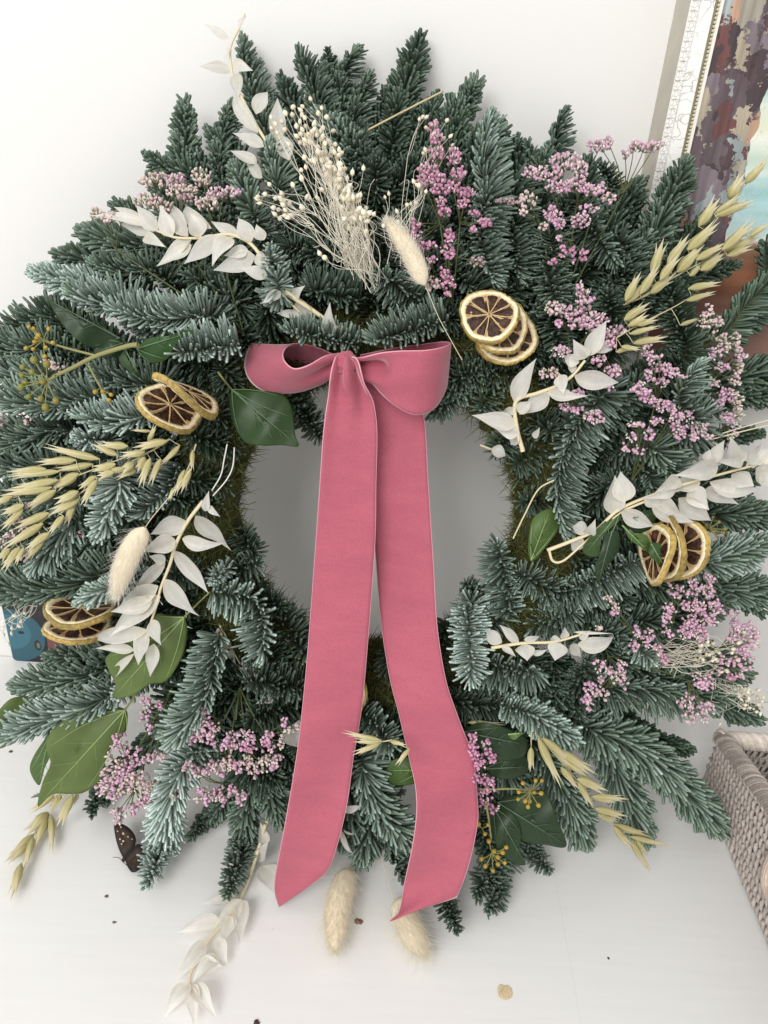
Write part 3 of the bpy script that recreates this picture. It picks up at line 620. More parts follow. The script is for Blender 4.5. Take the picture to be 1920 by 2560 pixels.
 ([(1290,1070),(1240,1130)],50,.22,'N',0,'b'), ([(1360,1120),(1290,1160)],56,.24,'N',0,'b'), ([(1370,1200),(1300,1180)],52,.22,'N',-1,'b'), ([(1330,1040),(1380,1080)],54,.26,'N',0,'b'), ([(1480,1260),(1540,1200)],60,.26,'N',0,'b'),
]
for pts, w, t, sd, ly, kd in FIR: sprig(pts, w, t, sd, ly, kd)
# denser inner layer of darker sprigs under the ones that show
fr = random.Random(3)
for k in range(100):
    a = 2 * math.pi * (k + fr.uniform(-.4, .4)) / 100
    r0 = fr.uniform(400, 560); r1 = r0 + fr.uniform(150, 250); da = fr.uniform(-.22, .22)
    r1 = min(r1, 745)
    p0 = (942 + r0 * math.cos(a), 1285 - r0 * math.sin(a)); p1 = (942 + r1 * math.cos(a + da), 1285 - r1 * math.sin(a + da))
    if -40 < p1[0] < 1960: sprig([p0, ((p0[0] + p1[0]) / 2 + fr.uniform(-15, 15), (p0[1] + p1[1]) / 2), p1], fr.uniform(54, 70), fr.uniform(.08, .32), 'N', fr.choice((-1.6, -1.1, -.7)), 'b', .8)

# ------------------------------------------------------------------ bleached ruscus
def leaf(mb, base, tip, width, nrm_, cup=.25, bend=.1, twist=0., col=(.8, .79, .74), nu=14, nv=8, power=.66):
    base = np.asarray(base, float); tip = np.asarray(tip, float); ax = tip - base; LL = np.linalg.norm(ax); ax = ax / LL
    nz_ = nrm(nrm_ - ax * (nrm_ @ ax)); w_ = np.cross(ax, nz_)
    s = np.linspace(0, 1, nu); v = np.linspace(-1, 1, nv + 1); falc = random.uniform(-.13, .13); rip = random.uniform(0, 6.28)
    prof = np.sin(np.pi * s ** power) ** 1.05 * (1 - .22 * s); prof = prof / prof.max(); prof[0] = .10; prof[-1] = .015
    G = np.zeros((nu, nv + 1, 3))
    for i in range(nu):
        a = twist * (s[i] - .3); wd = w_ * math.cos(a) + nz_ * math.sin(a); nn = nz_ * math.cos(a) - w_ * math.sin(a)
        c_ = base + ax * LL * s[i] + nz_ * LL * bend * math.sin(np.pi * s[i]) + nz_ * LL * bend * .8 * (-s[i] ** 3) + w_ * LL * falc * (s[i] ** 2 - s[i])
        for j in range(nv + 1):
            G[i, j] = c_ + wd * width * .5 * prof[i] * v[j] + nn * width * (cup * prof[i] * (v[j] ** 2 - .35) + .05 * v[j] ** 2 * prof[i] * math.sin(9 * s[i] + rip + 2 * v[j]))
    C = np.ones((nu, nv + 1, 1)) * np.asarray(col)
    C = C * (1 - .10 * np.exp(-(v / .12) ** 2) - .085 * (np.arange(nv + 1) % 2))[None, :, None]
    C = C * (1 - np.array([.05, .08, .16]) * (1 - s)[:, None, None] ** 3)
    mb.grid(G, C)
def ruscus(stems, leaves, hh, label, tint=(.90, .885, .835)):
    mb = MB()
    for pts, r in stems:
        Q = [at(x, y, hb(x, y) + hh, .005) for x, y in pts]; P = cr(Q, 8 * len(pts)); mb.tube(P, mpp(P[0]) * np.linspace(r, r * .55, len(P)), 7, (.70, .61, .40))
    o = put('ruscus_sprig', mb.mesh('ruscus_sprig'), M_stem, wreath, label=label)
    for (x0, y0, x1, y1, w) in leaves:
        j = random.uniform(-.008, .010)
        b = at(x0, y0, hb(x0, y0) + hh + .001, .006); t = at(x1, y1, hb(x1, y1) + hh + j, .006)
        n_ = WN + CX * random.uniform(-.55, .35) + CU * random.uniform(-.2, .5)
        if max(y0, y1) > 2150: n_ = ZA + CX * random.uniform(-.4, .4) - YA * .5
        m_ = MB(); leaf(m_, b, t, w * mpp(b) * 1.04, n_, random.uniform(.12, .42), random.uniform(-.06, .16), random.uniform(-.8, .8), np.array(tint) * random.uniform(.93, 1.03))
        put('leaf', m_.mesh('leaf'), M_white, o)
ruscus([([(680,375),(645,320),(610,255),(588,215),(578,165),(577,115),(598,70),(612,34)],4.2)],
 [(572,98,510,58,20),(598,72,617,36,14),(577,118,563,150,14),(576,178,498,166,30),(581,160,632,176,28),(592,185,594,248,32),(645,330,575,230,36),(640,285,668,225,38),(690,352,694,243,42),(660,366,582,333,30),(642,408,576,376,32),(655,445,612,395,30),(722,400,693,335,42)], .018, 'bleached white ruscus sprig standing up at the top of the wreath')
ruscus([([(668,665),(645,630),(622,606),(590,590),(560,586),(500,595),(440,594),(400,580),(368,568)],5)],
 [(370,562,220,538,27),(374,575,300,560,38),(395,575,340,512,40),(362,556,283,517,25),(430,592,402,515,44),(470,590,423,506,48),(500,592,475,532,46),(528,570,453,506,38),(595,587,528,553,32),(628,604,595,543,42),(360,593,413,617,30),(479,596,393,667,42),(478,612,402,655,40),(549,593,460,660,48),(580,596,528,660,46),(637,640,535,677,52),(640,638,682,668,32),(668,692,600,670,32),(660,600,640,560,30),(620,625,560,640,34)], .026, 'arching bleached white ruscus sprig at the upper left')
ruscus([([(700,733),(728,760),(757,788)],4),([(712,728),(780,775),(858,830)],8)],
 [(702,730,655,757,28),(752,789,688,782,20),(748,748,782,822,46),(824,842,824,757,36),(735,740,760,715,26)], .020, 'bare ends of ruscus stems above the bow')
ruscus([([(508,1252),(470,1302),(440,1360),(425,1410),(402,1470),(392,1510),(376,1560),(362,1605)],5)],
 [(513,1278,522,1228,20),(520,1265,549,1292,18),(490,1290,579,1374,54),(464,1302,377,1335,50),(456,1347,564,1360,38),(438,1350,358,1378,46),(438,1378,522,1480,48),(413,1404,372,1390,26),(413,1407,328,1485,32),(413,1449,498,1543,48),(395,1465,290,1525,48),(400,1490,275,1590,52),(380,1502,277,1529,42),(383,1549,402,1614,34),(368,1575,222,1602,44),(335,1625,240,1620,26),(370,1580,343,1664,46),(385,1610,375,1692,34),(335,1635,270,1715,22)], .030, 'bleached white ruscus sprig hanging at the left of the wreath')
ruscus([([(665,2057),(650,2110),(615,2215),(579,2283),(521,2352),(480,2427),(474,2465)],5)],
 [(666,2108,650,2058,28),(655,2165,692,2236,54),(640,2150,672,2100,30),(590,2240,500,2260,28),(605,2250,528,2330,38),(612,2250,598,2362,40),(550,2300,443,2330,42),(578,2290,558,2360,38),(515,2350,437,2455,38),(545,2350,566,2412,38),(498,2408,557,2418,40),(545,2390,478,2456,38),(475,2460,411,2540,40),(475,2465,485,2568,30),(490,2462,537,2542,38),(485,2462,510,2525,24)], .010, 'bleached white ruscus sprig trailing onto the tabletop')
ruscus([([(1307,1128),(1292,1070),(1290,1004),(1343,983),(1391,965),(1430,940),(1463,901)],6)],
 [(1470,890,1517,799,42),(1482,880,1535,865,32),(1465,895,1433,850,38),(1447,907,1408,890,32),(1430,932,1422,882,24),(1437,940,1550,958,48),(1400,938,1408,984,36),(1370,980,1470,990,30),(1285,1002,1341,896,44),(1372,982,1298,1036,44),(1288,1020,1254,1032,24),(1289,1062,1180,1038,44),(1298,1082,1238,1072,32),(1298,1085,1276,1112,34),(1228,1122,1266,1140,32),(1335,1095,1349,1068,16),(1295,1030,1330,1000,30)], .030, 'short bleached ruscus sprig right of the bow')
ruscus([([(1368,1376),(1430,1352),(1490,1325),(1556,1269),(1691,1217),(1797,1187),(1887,1163),(1935,1150)],5),([(1372,1372),(1382,1402),(1408,1402),(1455,1362),(1500,1322),(1560,1275)],3.6),([(1560,1275),(1650,1240),(1740,1215)],3.6)],
 [(1558,1255,1552,1178,54),(1530,1285,1537,1188,52),(1553,1280,1637,1317,44),(1470,1330,1428,1315,34),(1470,1335,1488,1302,30),(1455,1345,1430,1378,34),(1640,1235,1710,1293,40),(1610,1245,1660,1262,30),(1697,1245,1778,1302,52),(1725,1220,1773,1275,50),(1762,1225,1842,1260,42),(1630,1270,1735,1305,38),(1690,1215,1610,1250,32),(1750,1205,1660,1215,42),(1795,1165,1690,1190,52),(1780,1155,1812,1100,32),(1765,1150,1775,1124,26),(1860,1150,1785,1152,28),(1870,1160,1908,1103,46),(1850,1160,1828,1092,44),(1775,1205,1900,1225,48),(1830,1185,1885,1215,46),(1890,1170,1935,1205,50),(1900,1155,1942,1115,42),(1900,1180,1945,1230,42),(1830,1200,1790,1240,36),(1700,1200,1640,1230,36)], .032, 'long bleached white ruscus sprig reaching out to the right')
ruscus([([(1228,1620),(1306,1608),(1381,1605),(1440,1590),(1475,1578)],4.5)],
 [(1255,1606,1213,1574,34),(1297,1605,1249,1562,30),(1310,1610,1318,1652,48),(1330,1632,1370,1624,18),(1400,1608,1387,1652,48),(1425,1613,1453,1642,28),(1445,1610,1540,1595,44),(1450,1598,1475,1576,16),(1410,1595,1412,1568,22),(1400,1597,1373,1600,18),(1435,1580,1532,1584,9),(1255,1615,1290,1642,16),(1310,1600,1352,1590,16)], .030, 'small bleached ruscus sprig right of the ribbon ends')
ruscus([([(840,1990),(852,2070)],3)], [(850,2022,907,2016,26),(850,2072,884,2142,15),(858,2074,897,2084,9),(848,2000,874,2005,9)], .022, 'bleached leaves showing behind the ribbon end')
ruscus([([(548,1560),(600,1660)],3)], [(545,1570,560,1682,28),(568,1600,588,1664,20),(722,1862,752,1798,48),(690,1740,640,1760,22)], -.004, 'bleached leaves deep among the fir')

# ------------------------------------------------------------------ oats
def spike_mesh(seed):
    r = np.random.default_rng(seed); mb = MB(); ns = 12
    for g, (dx, ln, wd, ph) in enumerate(((0, 1, .90, 0), (.36 + .36 * r.random(), .96, .60, 1.2), (-.28 - .2 * r.random(), .84, .46, 2.2))):
        s = np.array([0, .05, .14, .28, .45, .62, .78, .9, 1.0]); w = np.array([.12, .38, .78, 1, .88, .56, .28, .11, .012]) * .5 * wd
        a = np.arange(ns) * 2 * np.pi / ns
        rib = 1 + .07 * np.cos(a * 6)
        X = w[:, None] * np.cos(a) * rib + (dx * s ** 1.6)[:, None]; Y = w[:, None] * np.sin(a) * .78 * rib + (.06 * g * s)[:, None]; Z = (s * ln)[:, None] * np.ones(ns)
        tip = np.array([.80, .76, .60]); mid = np.array([.60, .53, .27]); bs = np.array([.46, .42, .19])
        C = np.array([bs * (1 - q) + mid * q if q < .5 else mid * (1.5 - q) + tip * (q - .5) for q in np.minimum(s * 1.25, 1.4)])[:, None] * (1 + .12 * np.cos(a * 6))[None, :, None]
        # X and Y are scaled by width, the sideways splay in X by width too
        mb.grid(np.stack([X, Y, Z], -1), C, wrap=True)
    return mb.mesh('spikelet')
SPK = [spike_mesh(i) for i in range(4)]
def place(me_list, name, b, t, width, parent, matl, roll=None):
    ax = nrm(t - b); ref = nrm(WN + .001); X = nrm(np.cross(ref, ax)); Y = np.cross(ax, X)
    r = random.uniform(0, 6.28) if roll is None else roll
    X, Y = X * math.cos(r) + Y * math.sin(r), Y * math.cos(r) - X * math.sin(r)
    LL = np.linalg.norm(t - b); m_ = Matrix.Identity(4)
    for i in range(3): m_[i][0] = X[i] * width; m_[i][1] = Y[i] * width; m_[i][2] = ax[i] * LL; m_[i][3] = b[i]
    return put(name, random.choice(me_list), matl, parent, mw=m_)
def oat(stems, spikes, hh, label):
    mb = MB()
    for pts in stems:
        Q = [at(x, y, hb(x, y) + hh - .002, .005) for x, y in pts]; P = cr(Q, 10 * len(pts)); mb.tube(P, mpp(P[0]) * np.linspace(2.2, 1.1, len(P)), 6, (.55, .49, .28))
    for (x0, y0, x1, y1, w) in spikes:                    # the fine stalk of each spikelet
        best = min((q for st in stems for q in cr([(a, b) for a, b in st], 30)), key=lambda q: math.hypot(q[0] - x0, q[1] - y0) + .25 * max(0, (q[0] - x0) * (x1 - x0) + (q[1] - y0) * (y1 - y0)) / 50)
        if math.hypot(best[0] - x0, best[1] - y0) < 130:
            a_ = at(best[0], best[1], hb(*best) + hh - .002, .005); b_ = at(x0, y0, hb(x0, y0) + hh, .006)
            mb.tube(cr([a_, (a_ + b_) / 2 + WN * .001, b_], 8), mpp(a_) * .9, 5, (.60, .54, .32))
    o = put('oat_stalk', mb.mesh('oat_stalk'), M_stem, wreath, label=label)
    for (x0, y0, x1, y1, w) in spikes:
        j = random.uniform(-.004, .006)
        b = at(x0, y0, hb(x0, y0) + hh + j, .007); t = at(x1, y1, hb(x1, y1) + hh + j + random.uniform(-.004, .005), .006)
        place(SPK, 'spikelet', b, t, w * mpp(b) * 1.05, o, M_oat, random.choice((0, 3.14)) + random.uniform(-.5, .5))
oat([[(1560,762),(1630,730),(1700,670),(1760,590),(1830,500),(1880,445)],[(1600,745),(1690,690),(1800,630),(1905,560)],[(1540,845),(1600,810),(1680,770),(1740,735)]],
 [(1862,458,1925,395,27),(1822,498,1862,433,32),(1746,566,1802,493,28),(1788,540,1895,497,26),(1785,535,1862,482,17),(1718,625,1800,555,30),(1668,665,1724,583,28),(1630,690,1660,593,28),(1692,680,1762,611,30),(1625,733,1690,683,26),(1740,650,1820,603,21),(1805,625,1892,549,26),(1808,628,1908,589,25),(1752,676,1815,630,28),(1725,690,1757,658,17),(1818,640,1883,611,21),(1872,592,1925,558,17),(1720,722,1806,704,19),(1717,752,1792,727,17),(1563,752,1603,678,26),(1565,757,1632,698,22),(1600,735,1650,660,24),(1560,800,1627,755,24),(1570,815,1624,786,18),(1590,812,1648,799,17),(1574,835,1652,813,15),(1583,858,1672,841,20),(1553,866,1604,875,15),(1700,813,1752,795,13),(1540,880,1580,868,13),(1650,700,1700,630,22)], .030, 'straw coloured oat stalks reaching across the painting')
oat([[(425,1098),(300,1148),(150,1205),(0,1255)],[(400,1115),(250,1200),(110,1300),(10,1385)],[(490,1110),(470,1170),(425,1240)]],
 [(419,1102,328,1120,22),(320,1115,245,1113,22),(362,1130,298,1142,20),(295,1138,225,1108,20),(250,1148,105,1117,22),(190,1150,85,1155,22),(232,1160,130,1180,22),(289,1160,228,1180,24),(115,1172,15,1180,20),(150,1178,15,1192,20),(196,1184,120,1228,28),(335,1157,295,1182,24),(343,1172,285,1195,20),(362,1142,343,1182,24),(376,1145,346,1220,20),(402,1147,368,1215,18),(450,1113,398,1168,16),(482,1125,478,1180,13),(461,1175,434,1240,16),(476,1172,452,1235,17),(436,1218,420,1254,11),(370,1105,392,1060,15),(380,1078,325,1076,9),(240,1190,195,1225,20),(242,1200,200,1265,20),(145,1200,20,1222,22),(130,1218,-5,1240,24),(140,1225,58,1275,26),(196,1228,135,1262,24),(200,1245,120,1290,26),(186,1262,158,1315,20),(60,1262,0,1288,22),(58,1272,0,1328,20),(122,1282,30,1325,24),(160,1290,118,1335,20),(108,1308,5,1375,26),(124,1332,60,1375,22),(110,1345,58,1408,22),(50,1368,0,1428,22),(60,1370,35,1412,15),(25,1372,-5,1400,22),(285,1180,240,1190,20),(30,1240,-15,1262,20),(310,1170,255,1185,18)], .034, 'straw coloured oat stalks fanning out to the left')
oat([[(1340,1835),(1400,1900),(1445,1955),(1490,2020),(1535,2065),(1580,2100)],[(1328,1830),(1328,1868)]],
 [(1345,1845,1404,1973,22),(1356,1845,1432,1906,22),(1390,1872,1495,1938,24),(1405,1895,1477,1950,22),(1402,1918,1450,1976,20),(1443,1946,1522,1978,24),(1445,1955,1485,2022,20),(1480,1990,1574,1998,20),(1483,1994,1541,2008,14),(1488,2020,1572,2042,22),(1495,2035,1547,2056,18),(1532,2060,1635,2096,22),(1535,2066,1582,2127,18),(1575,2091,1682,2117,18),(1577,2100,1628,2188,18),(1592,2102,1624,2144,15),(1328,1868,1325,1932,19),(1375,1860,1440,1930,20)], .042, 'oat stalk hanging at the lower right')
oat([[(1175,1805),(1260,1812)]], [(1170,1806,1265,1813,15)], .014, 'oat spikelet lying right of the ribbon')
oat([[(980,1850),(950,1855)]], [(952,1850,852,1831,13),(952,1853,882,1855,17),(950,1857,880,1889,16),(975,1853,1018,1863,13),(1024,1872,987,1914,15)], .046, 'oat spikelets poking out behind the ribbon ends')
oat([[(175,1975),(120,2040),(85,2085),(55,2155)]],
 [(135,1985,72,2038,22),(152,1985,125,2030,20),(182,1987,140,2070,25),(195,1985,182,2012,13),(120,2030,66,2090,30),(118,2045,84,2127,20),(128,2038,131,2137,20),(85,2085,10,2157,22),(83,2092,57,2180,20),(70,2110,18,2162,18),(53,2158,25,2255,26)], .012, 'oat stalk drooping onto the tabletop at the lower left')

# ------------------------------------------------------------------ ivy
def ivy_leaf(out, base, veins, h, col, matl, parent=None, dome=.006, tilt=(0, 0), stem=None, name='ivy_leaf', label=None):
    O = np.asarray(out, float); O = np.vstack([O, O[:1]]); E = cr(O, 57)[:-1]; c = E.mean(0); R = np.max(np.hypot(*(E - c).T))
    def P3(x, y, lift=0):
        d = math.hypot(x - c[0], y - c[1]) / R
        hh = h + dome * (1 - d * d * 1.3) + (tilt[0] * (x - c[0]) + tilt[1] * (y - c[1])) / R * .02 + .0012 * math.sin(x * .06 + y * .04) + lift
        return at(x, y, hb(*c) + hh, .006)
    mb = MB(); fr_ = [.001, .2, .4, .6, .8, .93, 1]
    G = np.array([[P3(*(c + (e - c) * f)) for e in E] for f in fr_])
    C = np.array([[np.asarray(col) * (1.0 if f < .93 else 1.08) for e in E] for f in fr_])
    mb.grid(G, C, wrap=True)
    o = put(name, mb.mesh(name), matl, parent or wreath, label=label)
    o.modifiers.new('thickness', 'SOLIDIFY').thickness = .0004
    vb = MB(); b_ = np.asarray(base, float)
    for k, (x, y) in enumerate(veins):
        e = np.array([x, y]); n = nrm(np.array([-(e - b_)[1], (e - b_)[0]])); bow = (0 if k == 0 else random.uniform(-.06, .06)) * np.linalg.norm(e - b_)
        Pv = [P3(*(b_ + (e - b_) * s * .95 + n * bow * math.sin(math.pi * s)), .0006) for s in np.linspace(0, 1, 10)]
        vb.tube(Pv, mpp(Pv[0]) * np.linspace(2.3 if k == 0 else 1.7, .5, 10), 5, np.asarray(col) * 2.4 + .065)
        if k == 0:
            for s in (.35, .55, .72):
                for sg in (-1, 1):
                    a = b_ + (e - b_) * s; q = a + (e - b_) * .16 + n * sg * R * .42 * (1.1 - s)
                    vb.tube([P3(*(a + (q - a) * t), .0005) for t in (0, .33, .66, 1)], mpp(Pv[0]) * np.array([1.0, .8, .6, .3]), 4, np.asarray(col) * 2.0 + .040)
    if parent is None or parent is wreath: put('vein', vb.mesh('vein'), M_ivy2, o)
    if stem:
        sb = MB(); Q = [P3(*stem[0])] + [at(x, y, hb(x, y) + h - .004, .006) for x, y in stem[1:]]
        Pq = cr(Q, 12); sb.tube(Pq, mpp(Pq[0]) * 2.4, 6, (.22, .24, .07)); put('leaf_stalk', sb.mesh('leaf_stalk'), M_stem, o)
    return o
G1, G2, G3 = (.022, .050, .013), (.085, .125, .032), (.017, .038, .014)
ivy_leaf([(578,972),(640,976),(702,984),(728,1012),(736,1050),(738,1088),(746,1116),(705,1113),(655,1114),(612,1106),(588,1070),(574,1025),(572,990)],(580,974),[(742,1112),(735,1045),(690,1108),(600,1090),(700,990)],.026,G1,M_ivy,tilt=(.1,.35),stem=[(580,974),(560,950),(545,930)],label='large glossy dark ivy leaf left of the bow')
ivy_leaf([(120,747),(165,774),(211,806),(247,804),(262,824),(300,845),(271,850),(235,870),(196,852),(158,814),(133,776)],(298,845),[(122,750),(235,866),(240,806)],.030,G3,M_ivy,tilt=(-.3,.1),label='long dark ivy leaf at the left edge')
ivy_leaf([(302,850),(268,848),(244,864),(236,882),(262,892),(296,888),(312,866)],(306,858),[(240,880),(270,850)],.022,G3,M_ivy,label='small dark ivy leaf by the ivy stem')
ivy_leaf([(341,870),(372,846),(428,838),(455,826),(486,828),(450,850),(432,874),(416,899),(378,908),(350,888)],(342,872),[(482,829),(415,897),(376,906)],.030,(.024,.062,.014),M_ivy,tilt=(.2,0),label='dark ivy leaf right of the ivy stem')
ivy_leaf([(313,872),(300,898),(316,920),(350,942),(328,916),(318,892)],(313,874),[(348,940)],.032,G1,M_ivy,label='narrow pointed ivy leaf under the ivy stem')
ivy_leaf([(313,1772),(265,1759),(211,1772),(160,1781),(156,1802),(127,1830),(114,1869),(127,1905),(106,1956),(95,2016),(130,1986),(170,1984),(211,1980),(255,1945),(270,1881),(312,1832),(319,1787)],(312,1775),[(98,2010),(118,1870),(160,1785),(215,1978),(316,1830)],.020,G2,M_ivy2,tilt=(-.1,.2),stem=[(312,1775),(330,1750),(345,1725)],label='largest matt green ivy leaf at the lower left')
ivy_leaf([(80,1738),(30,1745),(0,1772),(-25,1800),(-30,1866),(14,1866),(22,1830),(78,1775)],(78,1745),[(-28,1862),(10,1862)],.004,G2,M_ivy2,label='matt green ivy leaf cut by the left edge')
ivy_leaf([(122,1835),(86,1888),(76,1926),(98,1962),(112,1920),(128,1880)],(122,1838),[(98,1960),(78,1924)],.006,(.06,.11,.03),M_ivy2,label='ivy leaf tucked behind the largest one')
ivy_leaf([(120,1972),(78,1993),(100,1990),(124,1986)],(122,1978),[(80,1992)],.010,(.04,.075,.03),M_ivy2,label='tip of an ivy leaf below the largest one')
ivy_leaf([(462,1540),(425,1540),(392,1534),(375,1570),(330,1600),(268,1640),(272,1674),(290,1712),(280,1746),(331,1738),(374,1710),(416,1702),(455,1642),(468,1581)],(460,1543),[(284,1742),(415,1700),(270,1645),(395,1540)],.020,G2,M_ivy2,tilt=(0,.2),stem=[(460,1543),(495,1508),(525,1480)],label='matt green ivy leaf behind the hanging white ruscus')
ivy_leaf([(1326,1402),(1320,1370),(1328,1306),(1344,1284),(1374,1271),(1392,1282),(1397,1318),(1380,1348),(1358,1376),(1338,1400)],(1328,1400),[(1376,1273),(1330,1306),(1394,1318)],.016,(.07,.12,.03),M_ivy2,label='matt green ivy leaf on the moss at the right')
ivy_leaf([(1552,1270),(1510,1305),(1480,1335),(1456,1371),(1470,1390),(1500,1390),(1494,1368),(1506,1341),(1522,1323),(1552,1298)],(1550,1280),[(1462,1385),(1498,1388)],.030,(.035,.07,.018),M_ivy2,label='folded ivy leaf under the right ruscus stem')
ivy_leaf([(1512,1328),(1545,1326),(1549,1370),(1530,1402),(1511,1425),(1495,1460),(1487,1420),(1496,1394),(1505,1366)],(1530,1328),[(1496,1455)],.034,G3,M_ivy,label='dark pointed ivy leaf by the right citrus slices')
ivy_leaf([(1556,1299),(1590,1288),(1613,1275),(1636,1281),(1632,1317),(1602,1331),(1572,1322)],(1556,1300),[(1634,1285),(1615,1325)],.026,G1,M_ivy,label='dark ivy leaf above the right citrus slices')
ivy_leaf([(1556,1312),(1577,1330),(1607,1334),(1624,1350),(1626,1384),(1600,1366),(1574,1348)],(1556,1314),[(1622,1380)],.036,(.05,.095,.02),M_ivy2,label='curled green ivy leaf beside the right citrus slices')
ivy_leaf([(1624,1356),(1652,1360),(1650,1390),(1672,1422),(1664,1432),(1640,1405),(1622,1385)],(1628,1360),[(1668,1428)],.046,(.03,.07,.015),M_ivy,label='ivy leaf lying across the right citrus slices')
ivy_leaf([(1156,1826),(1199,1806),(1254,1816),(1290,1832),(1318,1850),(1312,1890),(1270,1902),(1228,1898),(1190,1862)],(1158,1830),[(1314,1862),(1262,1900),(1250,1818)],.018,G3,M_ivy,label='dark ivy leaf beside the right ribbon end')
ivy_leaf([(1270,1834),(1314,1831),(1300,1840),(1288,1849),(1276,1846)],(1272,1836),[(1312,1832)],.026,(.09,.15,.045),M_ivy2,label='turned up edge of an ivy leaf')
ivy_leaf([(1212,1920),(1252,1884),(1308,1886),(1324,1917),(1300,1942),(1262,1948),(1228,1940)],(1214,1922),[(1322,1917),(1300,1890)],.020,G3,M_ivy,label='dark ivy leaf behind the yellow ivy berries')
ivy_leaf([(1240,2005),(1270,1992),(1342,1975),(1370,1988),(1392,2045),(1416,2115),(1362,2112),(1304,2103),(1275,2073)],(1244,2006),[(1414,2112),(1366,1990),(1310,2100)],.024,G3,M_ivy,tilt=(.2,.2),label='large dark ivy leaf under the yellow berries')
ivy_leaf([(1220,2035),(1246,2010),(1288,2040),(1303,2080),(1299,2126),(1314,2162),(1268,2150),(1233,2096)],(1234,2018),[(1312,2158),(1300,2080),(1240,2095)],.028,G3,M_ivy,tilt=(0,.2),label='dark ivy leaf right of the ribbon end')
ivy_leaf([(966,1925),(984,1899),(1030,1894),(1060,1920),(1050,1955),(989,1964),(970,1950)],(1055,1925),[(968,1926),(990,1960)],.006,(.055,.10,.022),M_ivy2,label='green ivy leaf between the ribbon ends')

bm_ = MB(); t_ = np.linspace(0, np.pi, 8); p_ = np.linspace(0, 2 * np.pi, 10, endpoint=False)
rr_ = np.sin(t_) * (1 + .10 * np.cos(2 * t_)); zz_ = np.cos(t_).copy(); zz_[:2] = [.86, .84]
bm_.grid(np.stack([rr_[:, None] * np.cos(p_), rr_[:, None] * np.sin(p_), zz_[:, None] * np.ones(10)], -1), wrap=True)
def berry_meshes(col, colt):
    out = []
    for k in range(3):
        mb = MB(); V = bm_.v[0].copy(); f = np.clip((V[:, 2] + .2) / 1.0, 0, 1)[:, None] ** 2
        mb.add(V, np.vstack(bm_.f[4]), None, (np.asarray(col) * (1 - f) + np.asarray(colt) * f) * random.uniform(.85, 1.12)); out.append(mb.mesh('berry'))
    return out
B_YEL = berry_meshes((.46, .31, .035), (.36, .24, .03)); B_GRN = berry_meshes((.20, .21, .035), (.28, .18, .04)); B_BRN = berry_meshes((.24, .20, .04), (.22, .10, .03))
def berries(stems, centre, pts, rpx, meshes, hh, label):
    mb = MB()
    for p, r in stems:
        P = cr([at(x, y, hb(x, y) + hh, .006) for x, y in p], 7 * len(p)); mb.tube(P, mpp(P[0]) * np.linspace(r, r * .75, len(P)), 7, (.25, .24, .09))
    todo = []
    for c, q in zip(centre, pts):
        c3 = at(*c, hb(*c) + hh, .006)
        for (x, y) in q:
            b = at(x, y, hb(x, y) + hh + .003 + random.uniform(-.001, .004), .008); mb.tube(cr([c3, (c3 + b) / 2 + WN * .001, b], 6), mpp(b) * 1.5, 5, (.22, .22, .07)); todo.append((b, nrm(b - c3)))
    o = put('ivy_branch', mb.mesh('ivy_branch'), M_stem, wreath, label=label)
    for b, d in todo:
        r = rpx * mpp(b) * random.uniform(.85, 1.12); X = nrm(np.cross(d, [.3, .5, .8])); Y = np.cross(d, X); m_ = Matrix.Identity(4)
        for i in range(3): m_[i][0] = X[i] * r; m_[i][1] = Y[i] * r; m_[i][2] = d[i] * r; m_[i][3] = b[i]
        put('berry', random.choice(meshes), M_berry, o, mw=m_)
berries([([(345,862),(316,866),(240,890),(180,920),(133,942)],6.5),([(240,889),(180,874),(140,862),(108,852)],3.2),([(221,912),(240,948),(254,972)],2.6)], [(110,850),(252,970)], [[(72,817),(84,821),(122,822),(92,845),(86,855),(65,871),(83,873),(115,869),(133,857),(112,892),(96,838)],[(238,980),(257,980),(278,987),(273,1001)]], 6.2, B_YEL, .040, 'ivy branch with small orange-yellow berries at the left')
berries([([(140,940),(118,952)],4)], [(120,952)], [[(85,900),(57,918),(55,938),(63,957),(53,968),(72,992),(102,997),(117,910),(140,1002),(114,1018),(108,955),(80,930)]], 9.4, B_GRN, .042, 'cluster of green ivy berries at the left')
berries([([(1205,1974),(1290,1972),(1326,1978)],2.6)], [(1325,1978)], [[(1307,1958),(1339,1951),(1355,1951),(1297,1980),(1336,1981),(1353,1983),(1295,1998),(1313,2003),(1324,2003),(1320,2017),(1346,2013)]], 6.2, B_YEL, .036, 'star of yellow ivy berries on the dark leaves')
berries([([(1215,2010),(1222,2050),(1228,2100)],3)], [(1230,2132),(1205,2070)], [[(1266,2118),(1257,2131),(1235,2128),(1245,2143),(1262,2157),(1245,2160),(1232,2176),(1213,2165),(1203,2147),(1222,2103)],[(1220,2062),(1212,2085),(1196,2060)]], 6.2, B_YEL, .038, 'yellow ivy berries close to the right ribbon end')
berries([([(1700,1330),(1760,1320)],2.4)], [(1770,1320)], [[(1718,1305),(1740,1332),(1752,1299),(1776,1320),(1797,1305),(1785,1329),(1812,1323),(1782,1293),(1730,1317),(1809,1332),(1765,1312),(1792,1340)]], 5, B_BRN, .016, 'brownish ivy berries right of the citrus slices')

